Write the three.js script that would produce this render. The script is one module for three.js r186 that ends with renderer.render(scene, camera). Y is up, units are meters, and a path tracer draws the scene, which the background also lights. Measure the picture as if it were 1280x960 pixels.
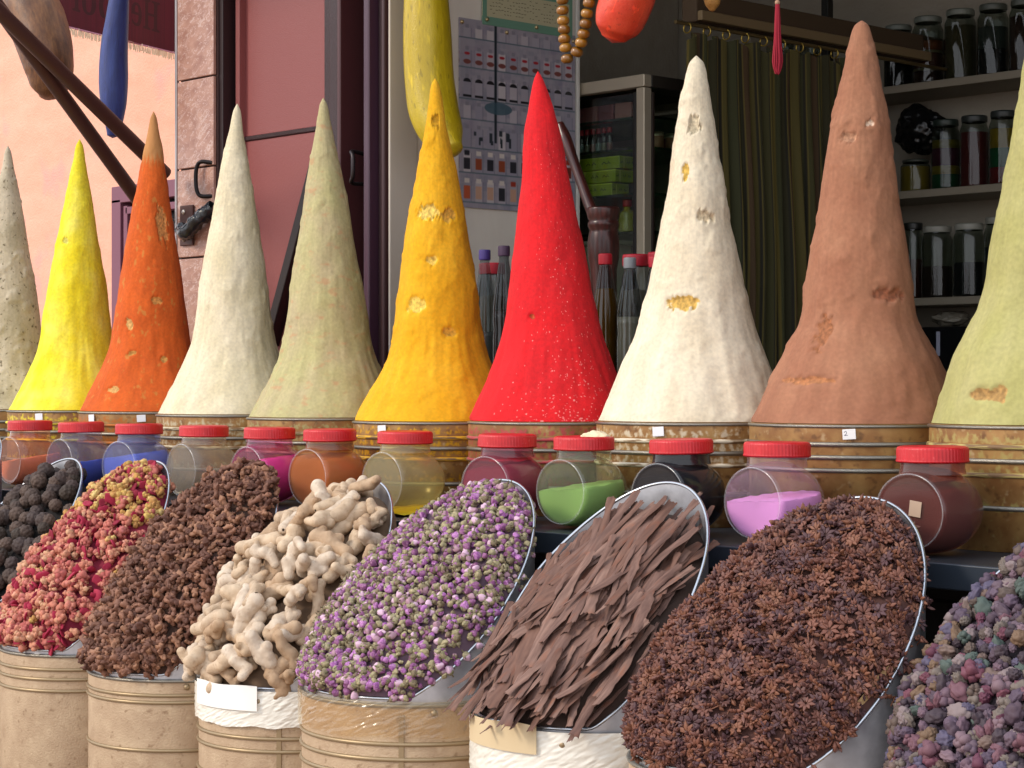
import * as THREE from 'three';
import { mergeGeometries, mergeVertices } from 'three/addons/utils/BufferGeometryUtils.js';
import { MarchingCubes } from 'three/addons/objects/MarchingCubes.js';
import { ImprovedNoise } from 'three/addons/math/ImprovedNoise.js';
import { RoundedBoxGeometry } from 'three/addons/geometries/RoundedBoxGeometry.js';

// ---------------------------------------------------------------- camera, sky, sun, exposure
// World: x runs along the stall (to the viewer's right), z points out of the shop into the street.
const scene = new THREE.Scene();
const camera = new THREE.PerspectiveCamera(21.32, 4 / 3, 0.1, 200);
camera.position.set(3.391, 1.6, 3.162);
camera.lookAt(0, 1.591, 0);

const renderer = new THREE.WebGLRenderer({ antialias: true });
renderer.setSize(1024, 768);
renderer.toneMapping = THREE.LinearToneMapping;
renderer.toneMappingExposure = 1.72;
renderer.shadowMap.enabled = true;

{ // a pale hazy daylight sky
  const w = 64, h = 32, d = new Float32Array(w * h * 4);
  for (let j = 0; j < h; j++) for (let i = 0; i < w; i++) {
    const e = Math.max(0, (j + 0.5) / h * 2 - 1), k = (j * w + i) * 4, t = Math.pow(e, 0.6);
    d[k] = 1.0 - 0.30 * t; d[k + 1] = 1.0 - 0.20 * t; d[k + 2] = 1.02 - 0.06 * t; d[k + 3] = 1;
  }
  const sky = new THREE.DataTexture(d, w, h, THREE.RGBAFormat, THREE.FloatType);
  sky.mapping = THREE.EquirectangularReflectionMapping;
  sky.magFilter = THREE.LinearFilter; sky.needsUpdate = true;
  scene.background = sky; scene.environment = sky;
}
const sun = new THREE.DirectionalLight(0xfff0dc, 1.15);
sun.position.set(-3.6, 6.4, 7.6);
sun.target.position.set(0, 1.2, 0);
sun.castShadow = true; sun.shadow.radius = 24;
sun.shadow.mapSize.set(2048, 2048);
Object.assign(sun.shadow.camera, { left: -6, right: 6, top: 6, bottom: -6, near: 0.5, far: 30 });
scene.add(sun, sun.target);

// ---------------------------------------------------------------- helpers
function rng(seed) { let a = seed >>> 0; return () => { a = (a + 0x6D2B79F5) | 0; let t = Math.imul(a ^ (a >>> 15), 1 | a); t = (t + Math.imul(t ^ (t >>> 7), 61 | t)) ^ t; return ((t ^ (t >>> 14)) >>> 0) / 4294967296; }; }
const R0 = rng(20240611);
const rr = (a, b, r = R0) => a + (b - a) * r();
const pick = (arr, r = R0) => arr[Math.floor(r() * arr.length)];
const perlin = new ImprovedNoise();
const N = (x, y, z) => perlin.noise(x + 31.7, y + 57.3, z + 11.9);
function fbm(x, y, z, o = 4) { let s = 0, a = 0.5; for (let i = 0; i < o; i++) { s += a * N(x, y, z); x *= 2.03; y *= 2.03; z *= 2.03; a *= 0.5; } return s; }
const clamp = (x, a = 0, b = 1) => Math.min(b, Math.max(a, x));
const smooth = (a, b, x) => { const t = clamp((x - a) / (b - a)); return t * t * (3 - 2 * t); };
const mixc = (a, b, t) => [a[0] + (b[0] - a[0]) * t, a[1] + (b[1] - a[1]) * t, a[2] + (b[2] - a[2]) * t];
const hex = (h) => [(h >> 16) & 255, (h >> 8) & 255, h & 255];
const taken = new Map();
function numbered(n) { const k = taken.get(n) ?? 0; taken.set(n, k + 1); return k ? n + '_' + String(k).padStart(3, '0') : n; }
function tag(o, label, category, group) { o.userData.label = label; o.userData.category = category; if (group) o.userData.group = group; return o; }
function shadow(o) { o.castShadow = true; o.receiveShadow = true; return o; }
function top(name, geo, m, label, category, group) { const o = shadow(new THREE.Mesh(geo, m)); o.name = numbered(name); scene.add(o); return tag(o, label, category, group); }
function struct(name, geo, m) { const o = shadow(new THREE.Mesh(geo, m)); o.name = numbered(name); o.userData.kind = 'structure'; scene.add(o); return o; }
function thing(name, label, category, pos = [0, 0, 0], turn = 0, group) { const o = new THREE.Group(); o.name = numbered(name); o.position.set(...pos); o.rotation.y = turn; scene.add(o); return tag(o, label, category, group); }
function uvY(g, h) { const p = g.attributes.position, u = g.attributes.uv; for (let i = 0; i < p.count; i++) u.setY(i, p.getY(i) / h); return g; }
function part(name, geo, m, parent, pos, rot) { const o = shadow(new THREE.Mesh(geo, m)); o.name = name; if (pos) o.position.set(...pos); if (rot) o.rotation.set(...rot); parent.add(o); return o; }
const box = (w, h, d, r = 0.003) => new RoundedBoxGeometry(w, h, d, 1, Math.min(r, w / 2.2, h / 2.2, d / 2.2));
const V2 = (a) => a.map(([x, y]) => new THREE.Vector2(x, y));
const lathe = (pts, seg = 40) => new THREE.LatheGeometry(V2(pts), seg);
const V3 = (x, y, z) => new THREE.Vector3(x, y, z);
function tube(pts, r, seg = 24, rad = 8, closed = false) { return new THREE.TubeGeometry(new THREE.CatmullRomCurve3(pts.map((p) => V3(...p)), closed), seg, r, rad, closed); }
function bar(a, b, r, rad = 12) { const A = V3(...a), B = V3(...b), g = new THREE.CylinderGeometry(r, r, A.distanceTo(B), rad); g.applyQuaternion(new THREE.Quaternion().setFromUnitVectors(V3(0, 1, 0), B.clone().sub(A).normalize())); g.translate(...A.add(B).multiplyScalar(0.5).toArray()); return g; }
function dataTex(w, h, fn, srgb = true, repeat) {
  const d = new Uint8Array(w * h * 4);
  for (let j = 0; j < h; j++) for (let i = 0; i < w; i++) { const c = fn(i / w, j / h, i, j), k = (j * w + i) * 4; d[k] = clamp(c[0], 0, 255); d[k + 1] = clamp(c[1], 0, 255); d[k + 2] = clamp(c[2], 0, 255); d[k + 3] = 255; }
  const t = new THREE.DataTexture(d, w, h); t.magFilter = THREE.LinearFilter; t.minFilter = THREE.LinearFilter;
  if (srgb) t.colorSpace = THREE.SRGBColorSpace; t.wrapS = t.wrapT = THREE.RepeatWrapping; if (repeat) t.repeat.set(...repeat); t.needsUpdate = true; return t;
}
function canvasTex(w, h, draw) { const c = document.createElement('canvas'); c.width = w; c.height = h; draw(c.getContext('2d'), w, h); const t = new THREE.CanvasTexture(c); t.colorSpace = THREE.SRGBColorSpace; return t; }
const mat = (color, rough = 0.8, o = {}) => new THREE.MeshStandardMaterial({ color, roughness: rough, ...o });
const glassy = (color, rough = 0.06, o = {}) => new THREE.MeshPhysicalMaterial({ color, roughness: rough, transmission: 1, thickness: 0, ior: 1.45, side: THREE.DoubleSide, ...o });
// seamless 2D noise on a torus, for tiling textures
const tn = (u, v, f, o = 4, s = 0) => fbm(Math.cos(u * 6.2832) * f + s, Math.sin(u * 6.2832) * f, Math.cos(v * 6.2832) * f + Math.sin(v * 6.2832) * f * 1.7 + s, o);
const grainTex = dataTex(256, 256, (u, v, i, j) => { const g = 128 + 150 * fbm(i / 9, j / 9, 3, 3) + 60 * N(i / 2.3, j / 2.3, 7); return [g, g, g]; }, false);
function bumped(rep, scale) { const t = grainTex.clone(); t.repeat.set(...rep); t.needsUpdate = true; return { bumpMap: t, bumpScale: scale }; }
// colours varied per vertex by a function of position
function paint(geo, fn) { const p = geo.attributes.position, c = new Float32Array(p.count * 3), k = new THREE.Color(); for (let i = 0; i < p.count; i++) { const q = fn(p.getX(i), p.getY(i), p.getZ(i), i); k.setRGB(q[0] / 255, q[1] / 255, q[2] / 255, THREE.SRGBColorSpace); c[i * 3] = k.r; c[i * 3 + 1] = k.g; c[i * 3 + 2] = k.b; } geo.setAttribute('color', new THREE.BufferAttribute(c, 3)); return geo; }
function warp(geo, fn) { const p = geo.attributes.position, v = V3(0, 0, 0); for (let i = 0; i < p.count; i++) { v.fromBufferAttribute(p, i); fn(v); p.setXYZ(i, v.x, v.y, v.z); } geo.computeVertexNormals(); return geo; }
function weld(g) { const q = g.index ? g : g; q.deleteAttribute('uv'); q.deleteAttribute('normal'); const m = mergeVertices(q, 1e-5); m.computeVertexNormals(); return m; }
const ball = (r, d) => weld(new THREE.IcosahedronGeometry(r, d));

// ---------------------------------------------------------------- the setting
const streetTex = dataTex(512, 512, (u, v, i, j) => { const n = fbm(i / 40, j / 40, 1, 5); return mixc(hex(0x8a7768), hex(0xb59a86), clamp(0.5 + n * 1.4)); }, true, [40, 40]);
struct('street', new THREE.PlaneGeometry(120, 120).rotateX(-Math.PI / 2), mat(0xffffff, 0.95, { map: streetTex })).position.set(0, 0, 0);
const shopFloor = struct('shop_floor', box(7.6, 0.05, 2.2), mat(0x6b5f55, 0.8)); shopFloor.position.set(1.7, 0.026, -1.55);

const wallTex = dataTex(512, 512, (u, v, i, j) => { const n = fbm(i / 60, j / 60, 2, 5), m = fbm(i / 9, j / 9, 5, 2); return mixc(hex(0x948c7e), hex(0xa69e8f), clamp(0.5 + n + m * 0.5)); });
const plaster = mat(0xffffff, 0.95, { map: wallTex, ...bumped([6, 4], 0.002) });
function room(name, label, w, h, d, pos, m = plaster) { const o = top(name, box(w, h, d, 0.004), m, label, 'wall'); o.position.set(...pos); return o; }
room('back_wall', 'grey plastered back wall of the shop behind the jar shelves', 7.72, 3.3, 0.1, [1.86, 1.65, -2.70]);
room('side_wall', 'plain plastered side wall at the curtain-less far end of the shop', 0.1, 3.3, 2.15, [5.65, 1.65, -1.57]);
room('side_wall', 'plastered wall of the shop behind the glass cabinet', 0.1, 3.3, 2.08, [-1.95, 1.65, -1.605]);
struct('ceiling', box(7.8, 0.08, 2.3), mat(0x6f685d, 0.95)).position.set(1.83, 3.342, -1.6);
{ // unseen canopy added to darken the shop inside; gourds hang from it
  const c = thing('added_shade_canopy', 'unseen flat wooden canopy added over the spice counter to shade the shop', 'canopy', [1.7, 3.22, 0]);
  for (let k = 0; k < 4; k++) part('plank', box(7.6, 0.03, 0.152), mat(0x4a3a2c, 0.85), c, [0, 0, -0.42 + k * 0.158]);
  part('gourd_rail', bar([-3.0, 0.14, -0.29], [-4.6, 0.14, -0.29], 0.014, 10), mat(0x4a302c, 0.5), c);
  for (const x of [-3.6, -1.2, 1.2, 3.6]) part('beam', box(0.08, 0.1, 0.68), mat(0x3b2d22, 0.85), c, [x, 0.066, -0.16]);
}

// pink facade of the neighbouring house, with its grilled window
{
  const t = dataTex(512, 512, (u, v, i, j) => { const n = fbm(i / 70, j / 25, 2, 5), m = fbm(i / 7, j / 7, 5, 3), s = smooth(0.12, 0.4, fbm(i / 45 + 9, j / 60, 8, 4)); return mixc(mixc(hex(0xe9a98f), hex(0xf2b89f), clamp(0.5 + n * 1.2 + m * 0.4)), hex(0xd9a29b), s * 0.6); });
  const g = thing('house_facade', 'sunlit salmon pink plaster facade of the house beyond the stall', 'building', [0, 0, -1.6]);
  const m = mat(0xffffff, 0.92, { map: t, ...bumped([10, 8], 0.003) });
  const sh = new THREE.Shape(); sh.moveTo(-9, 0); sh.lineTo(-2.35, 0); sh.lineTo(-2.35, 4.6); sh.lineTo(-9, 4.6); sh.closePath();
  const hole = new THREE.Path(); hole.moveTo(-4.03, 1.3); hole.lineTo(-4.03, 2.36); hole.lineTo(-3.25, 2.36); hole.lineTo(-3.25, 1.3); hole.closePath(); sh.holes.push(hole);
  const wg = new THREE.ExtrudeGeometry(sh, { depth: 0.25, bevelEnabled: false }); const uv = wg.attributes.uv; for (let i = 0; i < uv.count; i++) uv.setXY(i, uv.getX(i) / 2.2, uv.getY(i) / 2.2);
  part('wall', wg, m, g, [0, 0, -0.15]);
  const win = part('window', box(0.78, 1.06, 0.02), mat(0x1d1820, 0.3), g, [-3.64, 1.83, 0.0]);
  const fr = mat(0x7b4a5c, 0.6);
  part('frame', mergeGeometries([box(0.86, 0.07, 0.06).translate(0, 0.55, 0), box(0.07, 1.06, 0.06).translate(-0.395, 0, 0), box(0.07, 1.06, 0.06).translate(0.395, 0, 0), box(0.86, 0.07, 0.06).translate(0, -0.55, 0), box(0.03, 1.0, 0.05).translate(-0.33, 0, 0), box(0.66, 0.03, 0.05).translate(0, 0.48, 0)]), fr, win, [0, 0, 0.09]);
  const iron = mat(0x17141a, 0.45, { metalness: 0.6 }), gs = [];
  for (let k = 0; k < 7; k++) gs.push(bar([-0.27 + k * 0.09, -0.5, 0], [-0.27 + k * 0.09, 0.46, 0], 0.006, 6));
  for (const y of [0.4, 0.28, -0.1]) for (let k = 0; k < 6; k++) gs.push(new THREE.TorusGeometry(0.032, 0.006, 6, 16).translate(-0.225 + k * 0.09, y, 0.006), new THREE.TorusGeometry(0.016, 0.005, 6, 12).translate(-0.225 + k * 0.09, y, 0.006));
  part('iron_grille', mergeGeometries(gs.map((q) => q.index ? q.toNonIndexed() : q)), iron, win, [0, 0, 0.06]);
}
// maroon awning cloth seen from behind, with fringe
{
  const A = V3(-1.72, 2.685, 0.44), B = V3(-2.13, 2.615, -0.62);   // lower hem, front to back
  A.set(-2.967, 2.871, -0.402); B.set(-3.337, 2.871, -1.378);
  const g = thing('awning_cloth', 'dark maroon awning cloth with mirrored lettering and a cream fringe', 'awning');
  const len = A.distanceTo(B), dir = B.clone().sub(A).normalize();
  const t = canvasTex(1024, 512, (x, w, h) => { x.fillStyle = '#4c0f20'; x.fillRect(0, 0, w, h); for (let i = 0; i < 900; i++) { x.fillStyle = `rgba(${R0() < 0.5 ? '30,5,15' : '140,30,55'},0.05)`; x.fillRect(R0() * w, 0, 1 + R0() * 3, h); } x.save(); x.translate(w, 0); x.scale(-1, 1); x.fillStyle = '#36101a'; x.font = 'bold 150px serif'; x.fillText('Herbor', 175, 452); x.restore(); });
  const m = mat(0xffffff, 0.9, { map: t, side: THREE.DoubleSide });
  const pg = new THREE.PlaneGeometry(len, 0.55, 60, 12); warp(pg, (p) => { p.z += 0.012 * Math.sin(p.x * 14) * (0.6 - p.y); });
  const cloth = part('cloth', pg, m, g);
  const fr = []; for (let k = 0; k < 190; k++) { const x = -len / 2 + (k + 0.5) * len / 190; fr.push(box(len / 190 * 0.8, rr(0.02, 0.03), 0.003, 0.001).rotateZ(rr(-0.2, 0.2)).translate(x, -0.290 + rr(-0.004, 0.004), rr(-0.003, 0.003))); }
  const f = part('fringe', mergeGeometries(fr), mat(0xe8d8bd, 0.9), g); 
  const piping = part('hem_piping', box(len, 0.006, 0.006, 0.002), mat(0xb98aa5, 0.7), g, [0, -0.276, 0]);
  g.position.copy(A.clone().add(B).multiplyScalar(0.5)); g.position.y += 0.276;
  g.rotation.y = Math.atan2(-dir.z, dir.x);
}
// tiled pilaster, latch plate, handles
const maroon = mat(0x8a4a48, 0.5, { ...bumped([3, 8], 0.0006) });
const darkMaroon = mat(0x33191c, 0.4, { ...bumped([2, 14], 0.0012) });
{
  const g = thing('tiled_pilaster', 'narrow pilaster faced with veined pinkish marble tiles beside the folded door', 'pilaster', [-1.865, 0, -0.43]);
  part('core', box(0.2, 2.95, 0.1), mat(0x4b3330, 0.7), g, [0, 1.476, -0.04]);
  const marble = [0, 1, 2].map((s) => mat(0xffffff, 0.28, { map: dataTex(128, 256, (u, v, i, j) => { const w = fbm(i / 30 + s * 9, j / 30, s, 4), k = Math.abs(fbm(i / 22 + w * 3 + s * 5, j / 35 + w * 2, 4 + s, 4)), ve = smooth(0.07, 0.0, k); return mixc(mixc(hex(0x9c6f5f), hex(0xb98f7d), clamp(0.5 + w * 1.5)), hex(0xd2bcb6), ve * 0.75); }) }));
  for (let k = 0; k < 10; k++) part('tile', box(0.196, 0.27, 0.012, 0.003), marble[k % 3], g, [0, 0.19 + k * 0.275, 0.018]);
  part('edge_strip', box(0.010, 2.9, 0.012, 0.003), mat(0xa9a2a2, 0.35, { metalness: 0.7 }), g, [-0.105, 1.46, 0.02]);
  const pl = part('latch_plate', box(0.07, 0.125, 0.008, 0.003), mat(0x4a2d28, 0.5, { metalness: 0.3 }), g, [-0.035, 2.077, 0.03]);
  for (const y of [-0.042, 0.042]) part('rivet', new THREE.SphereGeometry(0.008, 12, 8).scale(1, 1, 0.5), mat(0xb0a8a0, 0.35, { metalness: 0.8 }), pl, [-0.012, y, 0.005]);
  const tp = warp(tube([[-0.05, 2.065, 0.04], [0.0, 2.05, 0.06], [0.06, 2.085, 0.055], [0.115, 2.125, 0.035]], 0.022, 40, 14), (p) => { const n = fbm(p.x * 60, p.y * 60, p.z * 60, 2) * 0.014; p.y += n; p.z += n * 0.7; });
  part('taped_bolt', tp, mat(0x23262b, 0.25), g);
  part('handle', tube([[0.09, 2.262, 0.02], [0.05, 2.265, 0.04], [0.04, 2.25, 0.045], [0.04, 2.18, 0.045], [0.05, 2.163, 0.04], [0.09, 2.160, 0.02]], 0.0065, 40, 8), mat(0x1e1a1c, 0.4, { metalness: 0.7 }), g);
}
{
  const g = thing('folding_door', 'maroon painted metal door panel between the pilaster and the dark posts', 'door', [0, 0, -0.5]);
  part('upper_panel', box(0.58, 0.66, 0.03), maroon, g, [-1.53, 2.67, 0.0]);
  part('lower_panel', box(0.58, 1.9, 0.03), maroon, g, [-1.53, 1.377, 0.0]);
  part('rail', box(0.58, 0.014, 0.038, 0.003), darkMaroon, g, [-1.53, 2.334, 0.002]);
  part('stile', box(0.05, 2.95, 0.09), mat(0x261417, 0.5), g, [-1.79 + 0.02, 1.476, 0.03]);
  part('inner_stile', box(0.022, 2.95, 0.05), maroon, g, [-1.72, 1.476, 0.014]);
  const br = box(0.035, 0.62, 0.05, 0.004); br.rotateZ(-0.42); part('diagonal_dark_bar', br, mat(0x1c0d10, 0.5), g, [-1.43, 1.99, 0.03]);  // dark bar set slantwise across the lower door panel
  part('edge_trim', box(0.012, 2.95, 0.05, 0.003), mat(0xb99a94, 0.5), g, [-1.268, 1.476, 0.02]);
}
{
  const g = thing('shutter_post', 'dark brown grooved shutter post with a ring handle beside the white partition', 'post', [0, 0, -0.46]);
  const P = (n, x, w, d, z, m = darkMaroon) => part(n, box(w, 2.95, d, 0.006), m, g, [x, 1.476, z]);
  P('flange', -1.225, 0.055, 0.06, 0); P('moulding', -1.165, 0.05, 0.10, 0.01); P('moulding', -1.128, 0.016, 0.12, 0.015, mat(0x4e2a2c, 0.35));
  P('channel', -1.075, 0.08, 0.03, -0.03, mat(0x120a0c, 0.6)); P('flange', -1.035, 0.03, 0.08, 0.0); P('moulding', -1.006, 0.026, 0.12, 0.014, mat(0x4a3040, 0.3)); P('flange', -0.967, 0.052, 0.085, 0.0); P('moulding', -0.948, 0.014, 0.11, 0.008, mat(0x3d2024, 0.4));
  P('edge_trim', -0.930, 0.008, 0.10, 0.004, mat(0xc9c0b4, 0.6));
  part('handle', tube([[-1.075, 2.23, 0.0], [-1.068, 2.236, 0.075], [-1.050, 2.224, 0.085], [-1.050, 2.165, 0.085], [-1.068, 2.150, 0.075], [-1.075, 2.15, 0.0]], 0.006, 40, 8), mat(0x3a3436, 0.4, { metalness: 0.7 }), g);
}
{ // white partition going into the shop
  const t = dataTex(256, 256, (u, v, i, j) => { const n = fbm(i / 50, j / 30, 2, 4); return mixc(hex(0xdfd8ce), hex(0xece6dc), clamp(0.5 + n * 1.5)); });
  const o = top('partition_wall', box(0.04, 2.9, 0.68, 0.004), mat(0xffffff, 0.6, { map: t }), 'white painted partition carrying the pinned posters', 'wall'); o.position.set(-0.95, 1.452, -0.785);
  const trim = top('corner_trim', box(0.03, 2.9, 0.014, 0.003), mat(0xd9d8d2, 0.4), 'pale vertical metal trim on the free edge of the partition', 'trim'); trim.position.set(-0.94, 1.452, -1.134);
}
// posters on the partition
{
  const t = canvasTex(200, 266, (x, w, h) => {
    x.scale(0.26, 0.26); w = 768; h = 1024;
    x.fillStyle = '#a19ca9'; x.fillRect(0, 0, w, h);
    for (let i = 0; i < 900; i++) { x.fillStyle = `rgba(${pick(['190,180,190', '110,105,130', '150,140,150', '90,110,130'])},0.10)`; x.fillRect(R0() * w, R0() * h, 10 + R0() * 60, 10 + R0() * 80); }
    const shelf = (y) => { x.fillStyle = 'rgba(70,95,105,.75)'; x.fillRect(0, y, w, 7); };
    const rows = [[30, 70, null], [150, 110, '#a8202c'], [300, 130, '#15161f'], [450, 90, null], [575, 120, null], [710, 120, '#7a2a1c'], [860, 130, '#c05a3a']];
    rows.forEach(([y, hh, c], r) => { shelf(y + hh); for (let k = 0; k < 10; k++) { const X = 18 + k * 75; x.fillStyle = pick(['#b9b2bb', '#a8a3b0', '#c6bfc4', '#9b98a8']); x.fillRect(X + 8, y + 18, 46, hh - 18); x.fillStyle = 'rgba(60,60,80,.25)'; x.fillRect(X + 54, y + 18, 6, hh - 18); x.fillStyle = '#8a8794'; x.fillRect(X + 20, y, 22, 20);
      if (c) { x.fillStyle = c; if (r === 2) { x.beginPath(); x.ellipse(X + 31, y + 42, 24, 20, 0, Math.PI, 0); x.fill(); x.fillRect(X + 6, y + hh - 18, 52, 12); } else if (r === 1) { x.beginPath(); x.ellipse(X + 31, y + 38, 17, 7, 0, 0, 7); x.fill(); x.fillStyle = '#7c4440'; x.beginPath(); x.ellipse(X + 31, y + 82, 24, 13, 0, 0, 7); x.fill(); } else { x.fillStyle = pick([c, '#9a4a30', '#c9a08a', '#2a2a34']); x.fillRect(X + 10, y + 45, 40, hh - 60); x.fillStyle = pick(['#20212c', '#a63a2a', '#d8cfc8']); x.fillRect(X + 14, y + 4, 32, 26); } } } });
    x.fillStyle = '#1d2832'; x.fillRect(225, 0, 15, 660); x.fillStyle = 'rgba(60,90,105,.8)'; x.beginPath(); x.ellipse(250, 470, 90, 34, 0, 0, 7); x.fill();
    x.fillStyle = '#26303a'; for (let k = 0; k < 16; k++) x.fillRect(40 + R0() * 680, 590 + R0() * 90, 8 + R0() * 14, 14 + R0() * 40);
  });
  const g = thing('bottle_poster', 'large faded photo poster of bottles in rows pinned to the white partition', 'poster', [-0.925, 2.357, -0.888], Math.PI / 2);
  part('print', new THREE.BoxGeometry(0.46, 0.535, 0.003), mat(0xffffff, 0.35, { map: t }), g);
  for (const [x, y] of [[-0.222, 0.255], [-0.05, 0.245], [0.22, 0.25]]) part('pin', new THREE.SphereGeometry(0.006, 10, 8), mat(0xc9b48a, 0.3, { metalness: 0.8 }), g, [x, y, 0.004]);
  const t2 = canvasTex(512, 256, (x, w, h) => { x.fillStyle = '#6f9a86'; x.fillRect(0, 0, w, h); x.fillStyle = '#40262e'; x.fillRect(150, 0, 250, 110); x.fillStyle = '#6f9a86'; for (let k = 0; k < 9; k++) x.fillRect(165 + k * 26, 60, 8, 50); x.fillStyle = '#c2bd9c'; x.fillRect(24, 130, 470, 95); x.strokeStyle = '#5d5a4c'; x.lineWidth = 2; for (let r = 0; r < 6; r++) for (let k = 0; k < 28; k++) { const X = 40 + k * 16, Y = 144 + r * 13; if (R0() < 0.6) { x.beginPath(); x.moveTo(X, Y); x.quadraticCurveTo(X + 4, Y + rr(-5, 5), X + rr(6, 13), Y + rr(-2, 2)); x.stroke(); } } });
  const g2 = thing('green_certificate', 'green bordered certificate with small print pinned above the bottle poster', 'certificate', [-0.9235, 2.715, -0.925], Math.PI / 2);
  part('print', new THREE.BoxGeometry(0.36, 0.20, 0.003), mat(0xffffff, 0.4, { map: t2 }), g2);
  for (const x of [-0.165, 0.03]) part('pin', new THREE.SphereGeometry(0.006, 10, 8), mat(0xc9b48a, 0.3, { metalness: 0.8 }), g2, [x, -0.085, 0.004]);
}
// awning arms
const ironBrown = mat(0x4a302c, 0.5, { metalness: 0.3, ...bumped([1, 20], 0.0006) });
for (const [n, a, b, l] of [['a', [-1.70, 2.617, 0.35], [-1.93, 2.235, -0.34], 'brown iron awning pole ending on the tiled pilaster'], ['b', [-1.745, 2.66, 0.35], [-2.03, 2.10, -0.36], 'brown iron awning pole running down behind the orange cone']]) {
  const g = thing('iron_pole', l, 'pole'); const A = V3(...a), B = V3(...b), d = A.clone().sub(B); A.addScaledVector(d, 0.5);
  part('tube', bar(A.toArray(), B.toArray(), 0.022, 14), ironBrown, g);
  part('bolt', new THREE.SphereGeometry(0.008, 10, 8), mat(0xb9b2aa, 0.3, { metalness: 0.8 }), g, V3(...a).lerp(B, 0.42).add(V3(0.012, 0.008, 0.02)).toArray());
}
// ---------------------------------------------------------------- counters
{
  const g = thing('display_shelf', 'long dark shelf under the spice cones and red lidded jars', 'shelf');
  const dk = mat(0x23262c, 0.45), wd = mat(0x2a211b, 0.8);
  part('board', box(6.2, 0.036, 0.74, 0.004), dk, g, [-0.2, 1.290, 0.06]);
  part('edge_strip', box(6.2, 0.042, 0.012, 0.003), mat(0x2c333d, 0.35), g, [-0.2, 1.287, 0.437]);
  part('added_dark_panel', box(6.2, 1.18, 0.02), wd, g, [-0.2, 0.64, 0.30]);  // dark board added to stand in for the darkness under the shelf
  for (const x of [-3.2, -1.2, 0.8, 2.8]) part('leg', box(0.07, 1.24, 0.5), wd, g, [x, 0.65, 0.03]);
}
{
  const g = thing('lower_bench', 'low bench carrying the open spice drums', 'bench');
  const wd = mat(0x3a2d24, 0.85);
  for (let k = 0; k < 3; k++) part('plank', box(6.2, 0.04, 0.168), wd, g, [-0.2, 0.430, 0.53 + k * 0.172]);
  for (const x of [-3.1, -1.5, 0.2, 2.0]) part('leg', box(0.08, 0.408, 0.45), wd, g, [x, 0.205, 0.70]);
}
{
  const g = thing('rear_counter', 'brown counter behind the cones holding bottles and the mortar', 'counter');
  part('top', box(2.2, 0.03, 0.44), mat(0x4d3a2b, 0.7), g, [0.21, 1.595, -0.54]); part('body', box(2.1, 1.58, 0.36), mat(0x3c2e24, 0.8), g, [0.21, 0.79, -0.54]);
}
// ---------------------------------------------------------------- powder cones on their drums
const P_STD = [[0, 1], [0.03, 0.93], [0.08, 0.82], [0.14, 0.70], [0.19, 0.61], [0.25, 0.55], [0.4, 0.465], [0.6, 0.33], [0.8, 0.185], [0.92, 0.09], [0.975, 0.05], [1, 0]];
const P_RED = [[0, 1], [0.06, 0.885], [0.11, 0.80], [0.155, 0.73], [0.2, 0.67], [0.288, 0.565], [0.425, 0.468], [0.7, 0.275], [0.86, 0.18], [0.93, 0.12], [0.975, 0.06], [1, 0]];
const P_BROWN = [[0, 1], [0.07, 0.885], [0.139, 0.77], [0.2, 0.65], [0.245, 0.565], [0.29, 0.525], [0.375, 0.485], [0.617, 0.33], [0.758, 0.26], [0.859, 0.19], [0.95, 0.115], [0.985, 0.07], [1, 0]];
const P_WHITE = [[0, 1], [0.05, 0.915], [0.1, 0.835], [0.153, 0.755], [0.22, 0.65], [0.286, 0.565], [0.36, 0.49], [0.452, 0.42], [0.659, 0.285], [0.83, 0.185], [0.93, 0.115], [0.98, 0.065], [1, 0]];
function prof(P, t) { for (let i = 1; i < P.length; i++) if (t <= P[i][0]) { const [a, ra] = P[i - 1], [b, rb] = P[i], w = b - a, k = (t - a) / w, d = (rb - ra) / w, dp = i > 1 ? (ra - P[i - 2][1]) / (a - P[i - 2][0]) : d, dn = i < P.length - 1 ? (P[i + 1][1] - rb) / (P[i + 1][0] - b) : d, m0 = 2 * d * dp / (d + dp || 1), m1 = 2 * d * dn / (d + dn || 1), k2 = k * k, k3 = k2 * k; return Math.max(0, (2 * k3 - 3 * k2 + 1) * ra + (k3 - 2 * k2 + k) * w * m0 + (3 * k2 - 2 * k3) * rb + (k3 - k2) * w * m1); } return 0; }
const FACE = 43 * Math.PI / 180;                   // azimuth of the street corner that chips and labels face
const drumBands = [0.001, 0.034, 0.058, 0.082, 0.138];
const paperTag = mat(0xe9e9ec, 0.7), penTag = mat(0xffffff, 0.7, { map: canvasTex(64, 48, (x, w, h) => { x.fillStyle = '#eceae8'; x.fillRect(0, 0, w, h); x.strokeStyle = '#4a4a58'; x.lineWidth = 2.5; x.beginPath(); x.moveTo(8, 14); x.quadraticCurveTo(20, 4, 20, 16); x.quadraticCurveTo(18, 26, 8, 28); x.lineTo(26, 28); x.stroke(); }) });
const steel = mat(0x8f8a80, 0.35, { metalness: 0.85, ...bumped([8, 1], 0.0006) });
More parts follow.
